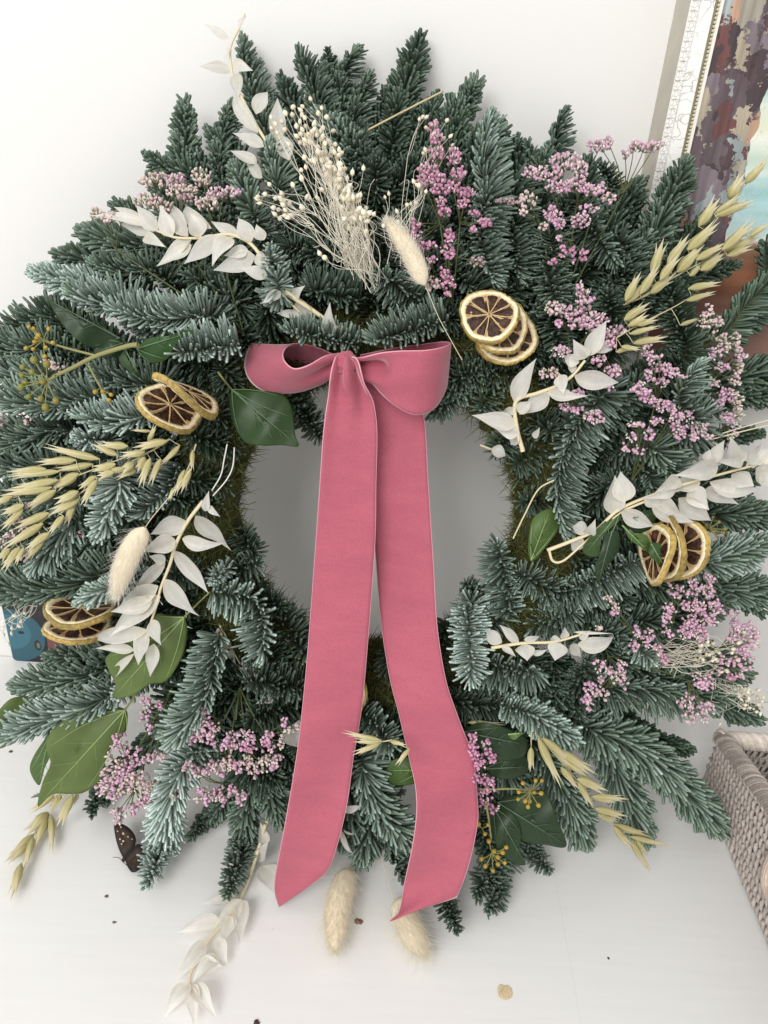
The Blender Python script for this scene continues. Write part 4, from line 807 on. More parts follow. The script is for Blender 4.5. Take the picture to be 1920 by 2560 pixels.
# ------------------------------------------------------------------ sea lavender
def florets(mb, c, rx, ry, kind, face, hh):
    pm = mpp(c); n = int(max(5, rx * ry / 9)); 
    ns = 5; s = np.array([0, .3, .55, .82, 1.0]); a = np.arange(ns) * 2 * np.pi / ns
    pal = {'p': ((.70, .42, .57), (.90, .78, .77), .48), 'u': ((.62, .29, .45), (.86, .64, .70), .38), 'w': ((.76, .55, .60), (.80, .74, .62), .60), 'd': ((.48, .32, .37), (.50, .43, .38), .5)}[kind]
    for k in range(n):
        q = math.sqrt(random.random()); th = random.uniform(0, 6.283)
        dx = q * math.cos(th) * rx * 1.12; dy = q * math.sin(th) * ry * 1.12
        p = c + (CX * dx - CU * dy) * pm + WN * random.uniform(-.0035, .004)
        d = nrm(face + .55 * (CX * dx / max(rx, 1) - CU * dy / max(ry, 1)) + WN * .45 + RNG.normal(0, .25, 3))
        L_ = pm * random.uniform(8.5, 14); bud = random.random() < pal[2]
        w = pm * (2.8 if bud else 4.3) * random.uniform(.85, 1.15)
        R = w * (np.array([.35, .75, .9, .8, .12]) if bud else np.array([.3, .55, .75, 1.15, .65]))
        X = nrm(np.cross(d, [.2, .5, .84])); Y = np.cross(d, X)
        sc = 1 if bud else 1 + .22 * np.cos(a * 2.5 + k)
        V = p + d * (s * L_ - L_)[:, None, None] + R[:, None, None] * (X * (np.cos(a) * sc)[:, None] + Y * (np.sin(a) * sc)[:, None])[None]
        g = np.array([.17, .17, .07]); t1 = np.asarray(pal[1]) * random.uniform(.85, 1.1); t0 = np.asarray(pal[0]) * random.uniform(.8, 1.15)
        C = np.array([g, g * .5 + t1 * .5, t1, t1 if bud else t0, t1 * 1.05 if bud else t0 * 1.1])[:, None] * np.ones((1, ns, 1))
        b0 = mb.n; mb.grid(V, C, wrap=True)
        mb.f[3].append(np.array([[b0 + 4 * ns, b0 + 4 * ns + i, b0 + 4 * ns + i + 1] for i in range(1, ns - 1)]))
def lavender(root, mids, cl, hh, label, face=(0, 0)):
    """cl: x, y, rx, ry, kind. mids: forks between the root and the heads"""
    mb = MB(); heads = []; r3 = at(*root, hb(*root) + max(hh - .028, -.03), .008)
    M3 = [at(x, y, hb(x, y) + hh - .014, .008) for x, y in mids]
    for m3 in M3: P = cr([r3, r3 * .5 + m3 * .5 + WN * .002, m3], 12); mb.tube(P, mpp(m3) * np.linspace(2.6, 2.0, 12), 6, (.075, .095, .030))
    for (x, y, rx, ry, kd) in cl:
        c = at(x, y, hb(x, y) + hh + random.uniform(-.003, .005), .009); k = int(np.argmin([math.hypot(x - a, y - b) for a, b in mids])); m3 = M3[k]
        fc = nrm(c - m3); heads.append((c, rx, ry, kd, fc))
        back = c - fc * mpp(c) * 10
        mb.tube(cr([m3, m3 * .45 + back * .55 + WN * .003, back], 8), mpp(c) * np.linspace(1.6, 1.0, 8), 5, (.09, .105, .035))
        for _ in range(3):
            e = c + (CX * random.uniform(-1, 1) * rx - CU * random.uniform(-1, 1) * ry) * mpp(c) * .7 - fc * mpp(c) * 8
            mb.tube([back - fc * mpp(c) * 6, e], mpp(c) * .8, 4, (.10, .105, .04))
    o = put('sea_lavender_sprig', mb.mesh('sea_lavender_sprig'), M_stem, wreath, label=label)
    for c, rx, ry, kd, fc in heads:
        m_ = MB(); florets(m_, c, rx, ry, kd, fc, hh); put('flower_cluster', m_.mesh('flower_cluster'), M_flower, o)
lavender((610,835),[(480,640),(400,600),(290,625),(545,600)], [(395,448,45,16,'w'),(440,450,22,20,'p'),(504,440,22,22,'w'),(452,474,40,14,'w'),(560,478,40,14,'p'),(515,505,30,18,'w'),(368,498,35,18,'w'),(410,512,24,14,'w'),(241,530,24,12,'w'),(275,540,22,12,'w'),(312,530,10,12,'w'),(470,495,20,12,'d')], .026, 'pale pink sea lavender at the upper left')
lavender((1130,760),[(1100,560),(1150,560),(1120,640),(1085,690)], [(1083,315,14,18,'u'),(1092,342,16,16,'u'),(1089,382,22,18,'u'),(1134,388,18,20,'u'),(1068,430,24,22,'u'),(1092,442,22,18,'u'),(1056,455,14,12,'u'),(1143,430,18,16,'u'),(1100,472,24,12,'u'),(1130,463,18,12,'u'),(1164,478,24,14,'u'),(1104,502,14,12,'u'),(1113,528,14,14,'u'),(1160,508,18,12,'u'),(1187,532,14,8,'u'),
 (1039,560,12,14,'u'),(1038,590,18,14,'u'),(1032,618,10,14,'u'),(1066,612,24,10,'u'),(1123,594,12,18,'u'),(1117,622,17,12,'u'),(1122,638,14,8,'u'),(1045,668,24,9,'u'),(1078,648,14,8,'u'),(1111,680,10,14,'u'),(1123,708,17,18,'u'),(1080,708,24,18,'w'),(1120,738,7,12,'u'),(1213,557,17,14,'u'),(1186,570,9,8,'u'),(1195,655,18,14,'d')], .030, 'deep pink sea lavender above the bow')
lavender((1400,780),[(1390,520),(1440,520),(1560,480),(1345,560),(1480,540),(1420,600)], [(1355,430,48,17,'p'),(1415,400,38,20,'p'),(1497,360,28,14,'p'),(1520,352,10,14,'p'),(1587,358,15,13,'p'),(1614,364,24,12,'p'),(1640,361,20,12,'p'),(1563,382,9,10,'p'),(1451,427,18,24,'p'),(1397,463,34,16,'p'),(1440,463,34,16,'p'),(1482,475,18,16,'p'),(1503,470,9,14,'p'),(1520,497,17,13,'w'),(1319,498,20,20,'w'),(1310,525,10,12,'w'),(1382,536,20,18,'p'),(1400,557,18,14,'p'),(1450,551,24,18,'p'),(1472,521,24,11,'p'),(1397,596,8,11,'p'),(1361,566,12,10,'w'),(1405,630,7,18,'u'),(1432,640,7,22,'u'),(1460,640,12,14,'u'),(1381,657,8,10,'u'),(1270,503,30,9,'d')], .026, 'broad pink sea lavender near the picture frame')
lavender((1440,1120),[(1450,860),(1420,830),(1500,880),(1430,1000)], [(1450,715,11,14,'p'),(1460,730,19,9,'p'),(1457,750,14,12,'p'),(1480,748,9,7,'p'),(1387,769,24,16,'w'),(1420,780,28,16,'p'),(1460,770,14,12,'p'),(1396,808,10,9,'p'),(1445,811,24,14,'p'),(1487,796,34,18,'p'),(1480,825,14,14,'p'),(1529,826,11,11,'p'),(1550,823,14,14,'p'),(1523,856,17,20,'p'),(1402,880,24,14,'p'),(1496,900,18,14,'p'),(1532,928,24,14,'p'),(1523,962,11,13,'p'),(1469,958,14,11,'p'),(1372,931,24,14,'w'),(1433,983,28,11,'p'),(1411,1016,13,13,'p'),(1442,1025,15,11,'p'),(1487,1043,26,16,'p')], .026, 'pink sea lavender around the short white ruscus sprig')
lavender((1580,1200),[(1640,1000),(1660,1080),(1600,1050),(1700,1000)], [(1616,871,11,18,'p'),(1629,895,13,15,'p'),(1647,889,10,7,'w'),(1659,916,24,13,'p'),(1625,935,11,16,'p'),(1683,929,19,14,'p'),(1704,940,9,8,'p'),(1656,956,18,12,'p'),(1601,971,23,16,'p'),(1616,992,18,15,'p'),(1632,1004,14,10,'p'),(1662,1016,24,16,'p'),(1689,1043,18,17,'p'),(1700,1076,18,20,'p'),(1722,1046,11,15,'p'),(1749,1073,23,18,'p'),(1770,1090,11,10,'p'),(1731,1091,12,9,'p'),(1580,1061,13,9,'w'),(1601,1061,12,9,'p'),(1622,1085,13,15,'p'),(1578,1095,11,11,'p'),(1563,1122,7,12,'p'),(1596,1128,13,9,'p'),(1640,1050,14,10,'p')], .028, 'pink sea lavender left of the pale right-hand fir')
lavender((1690,960),[(1760,860),(1780,930),(1790,990),(1800,1050)], [(1773,774,9,17,'w'),(1761,800,18,18,'w'),(1792,805,16,14,'w'),(1792,839,18,13,'w'),(1814,865,18,17,'w'),(1785,885,16,15,'p'),(1845,855,9,24,'w'),(1853,885,11,18,'p'),(1850,913,13,18,'w'),(1809,920,17,11,'p'),(1840,950,13,15,'w'),(1819,986,18,18,'p'),(1845,1005,13,22,'w'),(1821,1046,18,15,'p'),(1848,1034,13,16,'w'),(1838,1072,13,15,'p'),(1800,1010,14,14,'p'),(1827,1124,9,13,'p'),(1785,1118,9,10,'w'),(1785,958,14,12,'w'),(1830,1095,12,10,'w')], .026, 'tall whitish pink sea lavender at the right edge')
lavender((1560,1640),[(1680,1560),(1740,1560),(1800,1620),(1600,1600),(1820,1660),(1720,1700),(1520,1640),(1500,1720)], [(1676,1459,7,7,'p'),(1700,1468,11,9,'p'),(1736,1456,18,14,'p'),(1773,1444,13,11,'p'),(1685,1483,13,9,'p'),(1712,1480,9,8,'p'),(1736,1474,12,9,'p'),(1767,1471,16,16,'p'),(1782,1501,16,16,'p'),(1676,1522,13,15,'p'),(1667,1537,13,18,'p'),(1721,1516,17,13,'p'),(1751,1513,17,17,'p'),(1794,1522,15,13,'p'),(1727,1552,17,17,'p'),(1757,1546,20,17,'p'),(1782,1546,13,12,'p'),(1721,1582,24,17,'p'),(1751,1582,19,18,'p'),(1839,1543,11,20,'p'),(1842,1570,13,16,'p'),(1872,1570,17,15,'p'),(1896,1582,9,9,'p'),(1857,1588,19,13,'p'),(1589,1579,9,11,'p'),(1625,1588,12,12,'p'),(1519,1498,13,11,'w'),(1540,1519,13,13,'w'),(1535,1534,11,9,'p'),(1495,1570,11,9,'w'),(1586,1619,13,13,'p'),(1620,1600,13,16,'p'),(1668,1580,13,12,'p'),(1648,1622,11,13,'p'),(1660,1647,9,13,'u'),(1861,1622,20,18,'p'),(1886,1600,13,11,'p'),(1870,1640,13,11,'p'),(1830,1593,12,10,'p'),(1810,1653,13,11,'p'),(1838,1653,13,11,'p'),(1869,1673,15,11,'p'),(1798,1678,10,10,'p'),(1830,1695,11,10,'u'),(1849,1687,11,10,'p'),(1762,1704,26,17,'p'),(1722,1741,9,8,'p'),(1713,1763,20,11,'p'),(1764,1769,20,16,'p'),(1730,1795,20,14,'p'),(1764,1800,9,9,'p'),(1501,1667,19,13,'p'),(1498,1701,7,15,'p'),(1526,1681,13,10,'p'),(1555,1664,11,17,'p'),(1560,1698,11,20,'p'),(1538,1695,10,10,'w'),(1475,1721,17,11,'p'),(1504,1735,19,11,'w'),(1470,1755,13,17,'p')], .028, 'wide pink sea lavender at the lower right')
lavender((430,1720),[(400,1850),(330,1900),(340,1970),(400,1800)], [(295,1842,15,9,'p'),(289,1863,14,9,'p'),(313,1869,11,11,'p'),(344,1875,8,9,'p'),(320,1886,11,9,'p'),(356,1896,13,13,'p'),(392,1896,24,11,'p'),(268,1896,10,11,'w'),(301,1905,13,12,'w'),(166,1938,11,13,'p'),(190,1938,11,13,'w'),(223,1938,15,15,'p'),(271,1932,19,19,'p'),(325,1911,17,15,'p'),(301,1941,20,18,'p'),(265,1962,24,15,'p'),(316,1965,24,17,'w'),(356,1959,26,18,'w'),(401,1971,28,16,'w'),(437,1986,20,9,'w'),(256,1983,15,11,'p'),(286,1992,17,14,'p'),(368,1992,19,13,'p'),(362,2013,24,15,'p'),(386,2022,13,13,'p'),(325,2025,17,15,'p'),(289,2035,15,11,'p'),(295,2053,9,13,'p'),(365,1754,15,11,'p'),(392,1769,13,11,'p'),(359,1787,15,10,'p'),(374,1820,8,17,'p'),(340,1940,20,14,'w')], .022, 'spreading pink sea lavender over the ivy at the lower left')
lavender((600,1720),[(590,1800),(560,1800),(660,1830),(570,1890),(560,1960),(620,1870)], [(511,1774,15,11,'p'),(508,1792,13,12,'p'),(499,1810,20,13,'p'),(527,1825,20,15,'p'),(505,1840,24,15,'p'),(469,1849,17,13,'u'),(533,1855,10,9,'p'),(581,1846,18,16,'p'),(617,1840,22,16,'p'),(590,1864,22,13,'p'),(626,1866,17,16,'u'),(563,1864,10,9,'p'),(671,1843,17,13,'p'),(662,1861,13,11,'u'),(677,1870,10,8,'p'),(710,1807,8,13,'p'),(720,1825,12,7,'w'),(743,1819,8,10,'w'),(704,1855,7,17,'w'),(469,1913,13,11,'p'),(487,1931,18,13,'p'),(505,1925,15,12,'p'),(533,1919,20,15,'p'),(551,1937,11,11,'p'),(566,1913,18,16,'w'),(593,1919,20,13,'p'),(617,1904,17,13,'w'),(638,1925,20,15,'p'),(662,1907,17,13,'w'),(680,1919,13,11,'p'),(695,1904,15,11,'p'),(511,1988,23,13,'p'),(520,2000,13,10,'p'),(545,1988,17,16,'p'),(557,2003,7,12,'p'),(584,1979,15,13,'p'),(602,1994,17,13,'p')], .026, 'flat topped pink sea lavender left of the ribbon')
lavender((1190,2060),[(1195,1920),(1205,2010)], [(1183,1839,10,11,'u'),(1183,1871,15,18,'u'),(1215,1866,11,18,'u'),(1231,1892,11,11,'u'),(1199,1902,17,15,'u'),(1215,1955,18,15,'u'),(1210,1981,20,15,'u'),(1231,1960,10,10,'u'),(1236,2018,13,11,'u'),(1210,2007,13,11,'u'),(1190,1940,10,14,'u')], .030, 'purple sea lavender against the right ribbon end')
lavender((170,960),[(110,960),(60,1040)], [(118,905,12,10,'w'),(133,914,17,12,'w'),(150,922,11,9,'w'),(169,963,8,7,'p'),(6,1026,13,12,'w'),(6,1053,12,10,'w'),(72,1056,10,9,'w'),(51,1017,8,8,'d')], .010, 'pale sea lavender heads behind the ivy berries')
lavender((160,1270),[(80,1290)], [(6,1355,11,12,'p'),(27,1337,12,9,'p'),(54,1325,10,9,'p'),(69,1392,11,14,'p'),(208,1334,11,11,'p'),(80,1262,22,9,'d'),(40,1300,18,9,'d')], .012, 'pink sea lavender heads behind the left oats')

# ------------------------------------------------------------------ bleached flax
def pod_mesh(k):
    r = np.random.default_rng(40 + k); mb = MB(); t = np.array([0, .12, .35, .6, .8, .92, 1.15]); w = np.array([.12, .62, 1, .9, .55, .2, .02]) * .5; a = np.arange(7) * 2 * np.pi / 7
    C = np.array([(.72, .62, .42), (.80, .71, .52), (.84, .76, .60), (.86, .80, .66), (.86, .82, .70), (.86, .83, .72), (.86, .83, .72)])[:, None] * np.ones((1, 7, 1)) * [.9, 1.0, 1.08][k]
    mb.grid(np.stack([w[:, None] * np.cos(a), w[:, None] * np.sin(a), t[:, None] * np.ones(7)], -1), np.clip(C, 0, .9), wrap=True); return mb.mesh('seed_head')
POD = [pod_mesh(k) for k in range(3)]
def flax(roots, pods, hh, label, size=17, extra=0):
    mb = MB(); L_ = []; left = list(pods); nodes_ = []
    while left:                                           # a few heads share each branching stem
        p = left.pop(0); near_ = sorted(left, key=lambda q: math.hypot(q[0] - p[0], q[1] - p[1]))[:random.choice((1, 2, 3, 4))]
        near_ = [q for q in near_ if math.hypot(q[0] - p[0], q[1] - p[1]) < 75]
        for q in near_: left.remove(q)
        nodes_.append([p] + near_)
    for g in nodes_:
        rt = random.choice(roots); bx, by = rt[0] + random.gauss(0, 13), rt[1] + random.gauss(0, 13)
        cx_ = sum(q[0] for q in g) / len(g); cy_ = sum(q[1] for q in g) / len(g); f = random.uniform(.55, .80)
        jx, jy = bx + (cx_ - bx) * f + random.gauss(0, 14), by + (cy_ - by) * f + random.gauss(0, 10); dh = random.uniform(-.010, .008)
        p0 = at(bx, by, hb(bx, by) + hh - .016, .006); pj = at(jx, jy, hb(jx, jy) + hh + dh, .007)
        mid = p0 * .5 + pj * .5 + (CX * random.gauss(0, 1) + CU * random.gauss(0, .6)) * .0042 + WN * random.uniform(-.001, .005)
        cc = np.array([.84, .79, .66]) * random.uniform(.85, 1.05)
        mb.tube(cr([p0, mid, pj], 14), mpp(pj) * np.linspace(1.2, .75, 14), 5, cc)
        for (x, y) in g:
            p1 = at(x, y, hb(x, y) + hh + dh + random.uniform(-.005, .007), .007); m2 = pj * .5 + p1 * .5 + (CX * random.gauss(0, 1) + CU * random.gauss(0, 1)) * .0022
            P = cr([pj, m2, p1], 10); mb.tube(P, mpp(p1) * np.linspace(.75, .55, 10), 4, cc); L_.append((p1, nrm(P[-1] - P[-3] + RNG.normal(0, .0008, 3))))
    for _ in range(extra):
        rt = random.choice(roots); q = random.choice(pods); f = random.uniform(.35, .9)
        p0 = at(rt[0] + random.gauss(0, 16), rt[1] + random.gauss(0, 16), hb(*rt) + hh - .014); e = (rt[0] + (q[0] - rt[0]) * f + random.gauss(0, 20), rt[1] + (q[1] - rt[1]) * f + random.gauss(0, 20))
        p1 = at(*e, hb(*e) + hh + random.uniform(-.006, .006)); P = cr([p0, (p0 + p1) / 2 + RNG.normal(0, .004, 3), p1, p1 + RNG.normal(0, .004, 3)], 14); mb.tube(P, mpp(p1) * .65, 4, np.array([.84, .80, .68]) * random.uniform(.85, 1.05))
    o = put('flax_bunch', mb.mesh('flax_bunch'), M_pod, wreath, label=label)
    for p, d in L_: place(POD, 'seed_head', p, p + d * size * mpp(p) * random.uniform(.75, 1.2), size * .74 * mpp(p) * random.uniform(.75, 1.2), o, M_pod)
fl = [(779,252),(757,280),(805,275),(679,299),(709,308),(692,316),(682,324),(696,337),(717,290),(733,293),(677,465),(651,492),(657,508),(695,496),(735,468),(710,484),(668,486),(718,530),(722,540),(706,548),(735,252+20),(797,290),(817,298),(742,322),(748,345),(755,360),(727,365),(766,425),(765,300),(908,428),(755,430),(734,470),(757,455),(800,500),(830,520),(690,520),(650,500),(802,640),(818,648)]
rr = random.Random(5)
for _ in range(150):
    t = rr.random() ** .8; cx_ = 765 + (905 - 765) * t; cy_ = 305 + (560 - 305) * t; sp_ = 46 * (1 - .35 * t)
    fl.append((cx_ + rr.gauss(0, .62) * sp_ * .9, cy_ + rr.gauss(0, .6) * 30))
for _ in range(14): fl.append((rr.uniform(690, 790), rr.uniform(490, 545)))
flax([(935,705),(900,680),(880,660),(918,670)], fl, .034, 'bunch of bleached white flax seed heads above the bow', 17, 40)
flax([(985,640),(1010,650)], [(1047,303),(1054,297),(1062,297),(1089,305),(1114,306),(1068,321),(1081,353),(1105,351),(1122,345),(1128,366),(1065,381),(1057,387),(1084,412),(1038,460),(1045,466),(1063,484),(1047,472),(1021,514),(1028,515),(1037,511),(973,490),(964,497),(920,534),(995,535),(985,560),(995,550),(960,560)], .034, 'thin strands of bleached flax beside the pink sea lavender', 14, 6)
fl = [(rr.uniform(1735, 1848), 1620 + rr.uniform(-14, 62)) for _ in range(40)]
flax([(1645,1632),(1660,1650)], fl, .024, 'bleached flax among the sea lavender at the lower right', 12, 22)
fl = [(rr.uniform(1838, 1912), rr.uniform(1722, 1782)) for _ in range(30)] + [(1803,1805),(1790,1783),(1905,1740),(1915,1735)]
flax([(1785,1700),(1795,1712)], fl, .020, 'bleached flax sticking out at the right edge', 11, 10)
flax([(85,1492),(60,1490)], [(30,1565),(42,1562),(51,1563),(18,1605),(9,1582),(3,1572),(63,1530),(42,1540),(15,1550),(28,1578),(56,1550)], .012, 'small bleached flax heads in front of the picture card', 13, 8)

# ------------------------------------------------------------------ dried citrus slices
def slice_(x, y, hh, R, nvec, seed, label):
    c = at(x, y, hb(x, y) + hh, .01); r_ = np.random.default_rng(seed); pm = mpp(c); R = R * pm
    n = nrm(CX * nvec[0] + CU * nvec[1] - CF * nvec[2]); X = nrm(np.cross(CU + .3 * CX, n)); Y = np.cross(n, X)
    th = .0036; N_ = 64; a = np.arange(N_) * 2 * np.pi / N_
    wob = 1 + .035 * np.sin(2 * a + r_.random() * 6) + .018 * np.sin(5 * a + r_.random() * 6) + .010 * r_.normal(size=N_)
    warp = lambda aa: .0026 * np.sin(2 * aa + seed) * 1.0
    def pt(rad, aa, z): return c + rad[..., None] * (X * np.cos(aa)[..., None] + Y * np.sin(aa)[..., None]) + n * (z + warp(aa) * (rad / R) ** 2)[..., None]
    mb = MB(); rows = [(.02, th * .30), (.5, th * .30), (.78, th * .32), (.85, th * .48), (.94, th * .52), (.955, th * .1), (.955, -th * .1), (.94, -th * .52), (.85, -th * .48), (.78, -th * .32), (.5, -th * .30), (.02, -th * .30)]
    G = np.array([pt(R * f * wob, a, np.full(N_, z_) + r_.normal(0, .00012, N_)) for f, z_ in rows])
    C = np.ones((len(rows), N_, 1)) * np.array([.84, .74, .50]) * (1 + .07 * r_.normal(size=(len(rows), N_, 1)))
    C[:3] = np.array([.50, .34, .16]); C[-3:] = np.array([.50, .34, .16]); C[0] = np.array([.70, .55, .30]); C[-1] = C[0]
    mb.grid(G, C, wrap=True); o = put('dried_citrus_slice', mb.mesh('dried_citrus_slice'), M_pith, wreath, label=label)
    mb = MB(); rows = [(.945, th * .50), (.985, th * .50), (1.005, th * .28), (1.008, 0), (1.005, -th * .28), (.985, -th * .50), (.945, -th * .50)]
    G = np.array([pt(R * f * wob * (1 + .008 * r_.normal(size=N_)), a, np.full(N_, z_)) for f, z_ in rows])
    t0 = np.array([.52, .36, .10]); t1 = np.array([.27, .19, .045]); k_ = (.5 + .5 * np.sin(a * 1.5 + seed))[None, :, None]
    mb.grid(G, (t0 * (1 - k_) + t1 * k_) * np.ones((len(rows), 1, 1)), wrap=True); put('rind', mb.mesh('rind'), M_rind, o)
    ng = 9; ed = np.sort((np.arange(ng) + r_.uniform(-.14, .14, ng)) * 2 * np.pi / ng)
    for i in range(ng):
        a0, a1 = ed[i] + .035, (ed[(i + 1) % ng] + (2 * np.pi if i == ng - 1 else 0)) - .035
        for sg in (1, -1):
            mb = MB(); fs = np.array([.10, .2, .4, .6, .74, .79]); us = np.linspace(0, 1, 7); G = np.zeros((6, 7, 3)); cshade = np.zeros((6, 7, 3))
            for q, f in enumerate(fs):
                sh = .12 * (1 - f) ** 2 + (.10 if q in (0, 5) else 0)
                aa = a0 + (a1 - a0) * (us * (1 - 2 * sh) + sh); pad = .30 * th + (.00055 * np.sin(np.pi * us) * (0 if q == 5 else 1)) + r_.normal(0, .00016, 7) + (.00005)
                G[q] = pt(np.full(7, R * f) * np.interp(aa % (2 * np.pi), np.append(a, 2 * np.pi), np.append(wob, wob[0])), aa, sg * pad)
                cshade[q] = np.array([.036, .015, .009]) * r_.uniform(.5, 1.8, (7, 1)) + np.array([.05, .028, .012]) * (r_.random() < .22)
            mb.grid(G if sg > 0 else G[:, ::-1], cshade); put('segment', mb.mesh('segment'), M_flesh, o)
    mb = MB()
    for e in ed:
        f = np.linspace(.04, .82, 8); P = pt(R * f, np.full(8, e) + .03 * np.sin(f * 9 + e), np.full(8, th * .30 + .0006)); mb.tube(P, pm * np.linspace(1.5, .8, 8), 5, (.66, .47, .24))
    put('membrane', mb.mesh('membrane'), M_pith, o)
slice_(1268, 840, .020, 77, (.10, .12, 1), 3, 'rearmost slice of the citrus stack right of the bow')
slice_(1248, 818, .027, 74, (.05, .22, 1), 5, 'middle slice of the citrus stack right of the bow')
slice_(1224, 790, .036, 73, (-.20, .22, 1), 8, 'front slice of the citrus stack right of the bow')
slice_(424, 1016, .034, 80, (.43, .58, .74), 12, 'open citrus slice at the left of the wreath')
slice_(467, 984, .044, 90, (.55, .84, .13), 14, 'citrus slice standing on edge over the left one')
slice_(196, 1560, .016, 82, (.12, 1, .56), 17, 'lower citrus slice above the picture card')
slice_(205, 1525, .026, 90, (.12, 1.5, .34), 19, 'upper citrus slice above the picture card')
slice_(1703, 1371, .024, 78, (-1.0, .1, .58), 23, 'rightmost slice of the citrus row at the right')
slice_(1664, 1371, .032, 86, (-1.6, .15, .24), 25, 'middle slice of the citrus row at the right')
slice_(1640, 1388, .038, 76, (-1.6, .1, .26), 28, 'leftmost slice of the citrus row at the right')
slice_(838, 1735, .022, 80, (-.1, .2, 1), 31, 'citrus slice hidden behind the ribbon')

# ------------------------------------------------------------------ hare's tail grass
def tail(p0, p1, r, stem, hh, label, ztop=None, hair=1.0):
    """p0 blunt stem end, p1 tip"""
    zc = .011
    a3 = at(*p0, hb(*p0) + hh, zc); b3 = at(*p1, hb(*p1) + hh, zc); pm = mpp(a3); r = r * pm; LL = np.linalg.norm(b3 - a3); d = nrm(b3 - a3)
    X = nrm(np.cross(d, WN)); Y = np.cross(d, X); bend = X * .05
    sb = MB(); Q = [at(x, y, hb(x, y) + hh - .004, .006) for x, y in stem] + [a3 + d * LL * .15]; P = cr(Q, 18); sb.tube(P, pm * 1.0, 6, (.72, .64, .44))
    o = put('hare_tail_grass', sb.mesh('hare_tail_grass'), M_stem, wreath, label=label)
    s = np.linspace(0, 1, 16); prof = np.interp(s, [0, .03, .12, .3, .55, .8, .94, 1], [.15, .55, .9, 1, .95, .72, .4, .05]) * r * .90
    A = np.arange(14) * 2 * np.pi / 14
    cen = lambda q: a3 + d * LL * q[..., None] + bend * LL * np.sin(np.pi * q)[..., None]
    mb = MB(); mb.grid(cen(s)[:, None] + prof[:, None, None] * (X * np.cos(A)[:, None] + Y * np.sin(A)[:, None])[None], np.array([.96, .87, .68]), wrap=True)
    put('seed_head', mb.mesh('seed_head'), M_fluff, o)
    n = int(2300 * hair); q = RNG.random(n) ** .9; t = RNG.uniform(0, 2 * np.pi, n); rad = X * np.cos(t)[:, None] + Y * np.sin(t)[:, None]
    P0 = cen(q) + rad * np.interp(q, s, prof)[:, None] * .96
    D = rad * .42 + d * 1.1 + RNG.normal(0, .16, (n, 3)); Lh = r * RNG.uniform(.38, .66, n)
    v, f, c = strands(n, P0, D, Lh, pm * .27, d * .5 + RNG.normal(0, .2, (n, 3)), (.985, .925, .79), (.99, .96, .88), .01)
    mb = MB(); mb.add(v, f, None, c)
    n = int(260 * hair); q = RNG.random(n); t = RNG.uniform(0, 2 * np.pi, n); rad = X * np.cos(t)[:, None] + Y * np.sin(t)[:, None]
    v, f, c = strands(n, cen(q) + rad * np.interp(q, s, prof)[:, None], rad * .8 + d * .9 + RNG.normal(0, .2, (n, 3)), r * RNG.uniform(.8, 1.7, n), pm * .28, RNG.normal(0, .2, (n, 3)), (.98, .96, .88), (.99, .98, .94), .01)
    mb.add(v, f, None, c); put('fluff', mb.mesh('fluff'), M_fluff, o, kind='stuff')
tail((1062,712), (968,552), 25, [(1155,900),(1100,800),(1070,730)], .040, "cream hare's tail grass above the bow")
tail((362,1318), (290,1490), 30, [(480,1170),(425,1240),(372,1305)], .046, "cream hare's tail grass at the left beside white ruscus")
tail((872,2172), (838,2378), 34, [(905,2060),(890,2110),(876,2165)], .010, "cream hare's tail grass on the tabletop under the left ribbon end")
tail((996,2246), (1062,2388), 35, [(928,1990),(939,2065),(952,2133),(980,2236)], .008, "cream hare's tail grass under the tip of the right ribbon end")

# ------------------------------------------------------------------ velvet bow
def band(name, U, W, parent, nu=70, nv=14, fold=None, edge=True, zmin=.003, bulge=0.):
    A = cr([at(x, y, h, zmin) for x, y, h in U], nu); B = cr([at(x, y, h, zmin) for x, y, h in W], nu)
    v = np.linspace(0, 1, nv + 1); G = A[:, None] * (1 - v)[None, :, None] + B[:, None] * v[None, :, None]
    du = np.gradient(G, axis=0); dv = np.gradient(G, axis=1); Nn = nrm(np.cross(du, dv)); sg = np.sign((Nn * (CAM - G)).sum(-1, keepdims=True).mean()); Nn = Nn * sg
    uu = np.linspace(0, 1, nu)[:, None]; off = bulge * np.sin(np.pi * v)[None] * np.ones((nu, 1))
    if fold is not None: off = off + fold(uu, v[None])
    G = G + Nn * off[..., None]
    G[..., 2] = np.maximum(G[..., 2], zmin)
    mb = MB(); mb.grid(G, (.5, .2, .25)); o = put(name, mb.mesh(name), M_velvet, parent)
    so = o.modifiers.new('thickness', 'SOLIDIFY'); so.thickness = .0009; so.offset = 0
    if edge:
        for E in (G[:, 0], G[:, -1]):
            mb = MB(); mb.tube(E, .00042, 6); put('selvedge', mb.mesh('selvedge'), M_selvedge, parent)
    return o
H0 = hb(865, 905)
kc = at(866, 906, H0 + .040)
mb = MB(); s = np.linspace(0, 1, 22); a = np.linspace(0, 2 * np.pi, 28, endpoint=False); pm = mpp(kc)
K = np.zeros((22, 28, 3))
for i in range(22):
    wv = 27 * math.sqrt(max(.02, 1 - .93 * (2 * s[i] - 1) ** 2))
    for j in range(28):
        pl = 1 + .16 * math.sin(a[j] * 6 + 5 * s[i]) + .08 * math.sin(a[j] * 11 - 7 * s[i])
        K[i, j] = kc + (CX * .80 - CU * .34) * (s[i] - .5) * 62 * pm + (CU * .9 + CX * .34) * math.cos(a[j]) * wv * pm * pl + WN * math.sin(a[j]) * 15 * pm * pl * math.sqrt(max(.02, 1 - .93 * (2 * s[i] - 1) ** 2))
mb.grid(K, (.5, .2, .25), wrap=True)
bow = put('ribbon_bow', mb.mesh('ribbon_bow'), M_velvet, wreath, label='dusty pink velvet ribbon bow with two long tails')
near = lambda u, p: np.exp(-(u / p) ** 2)
hz = H0 - .052
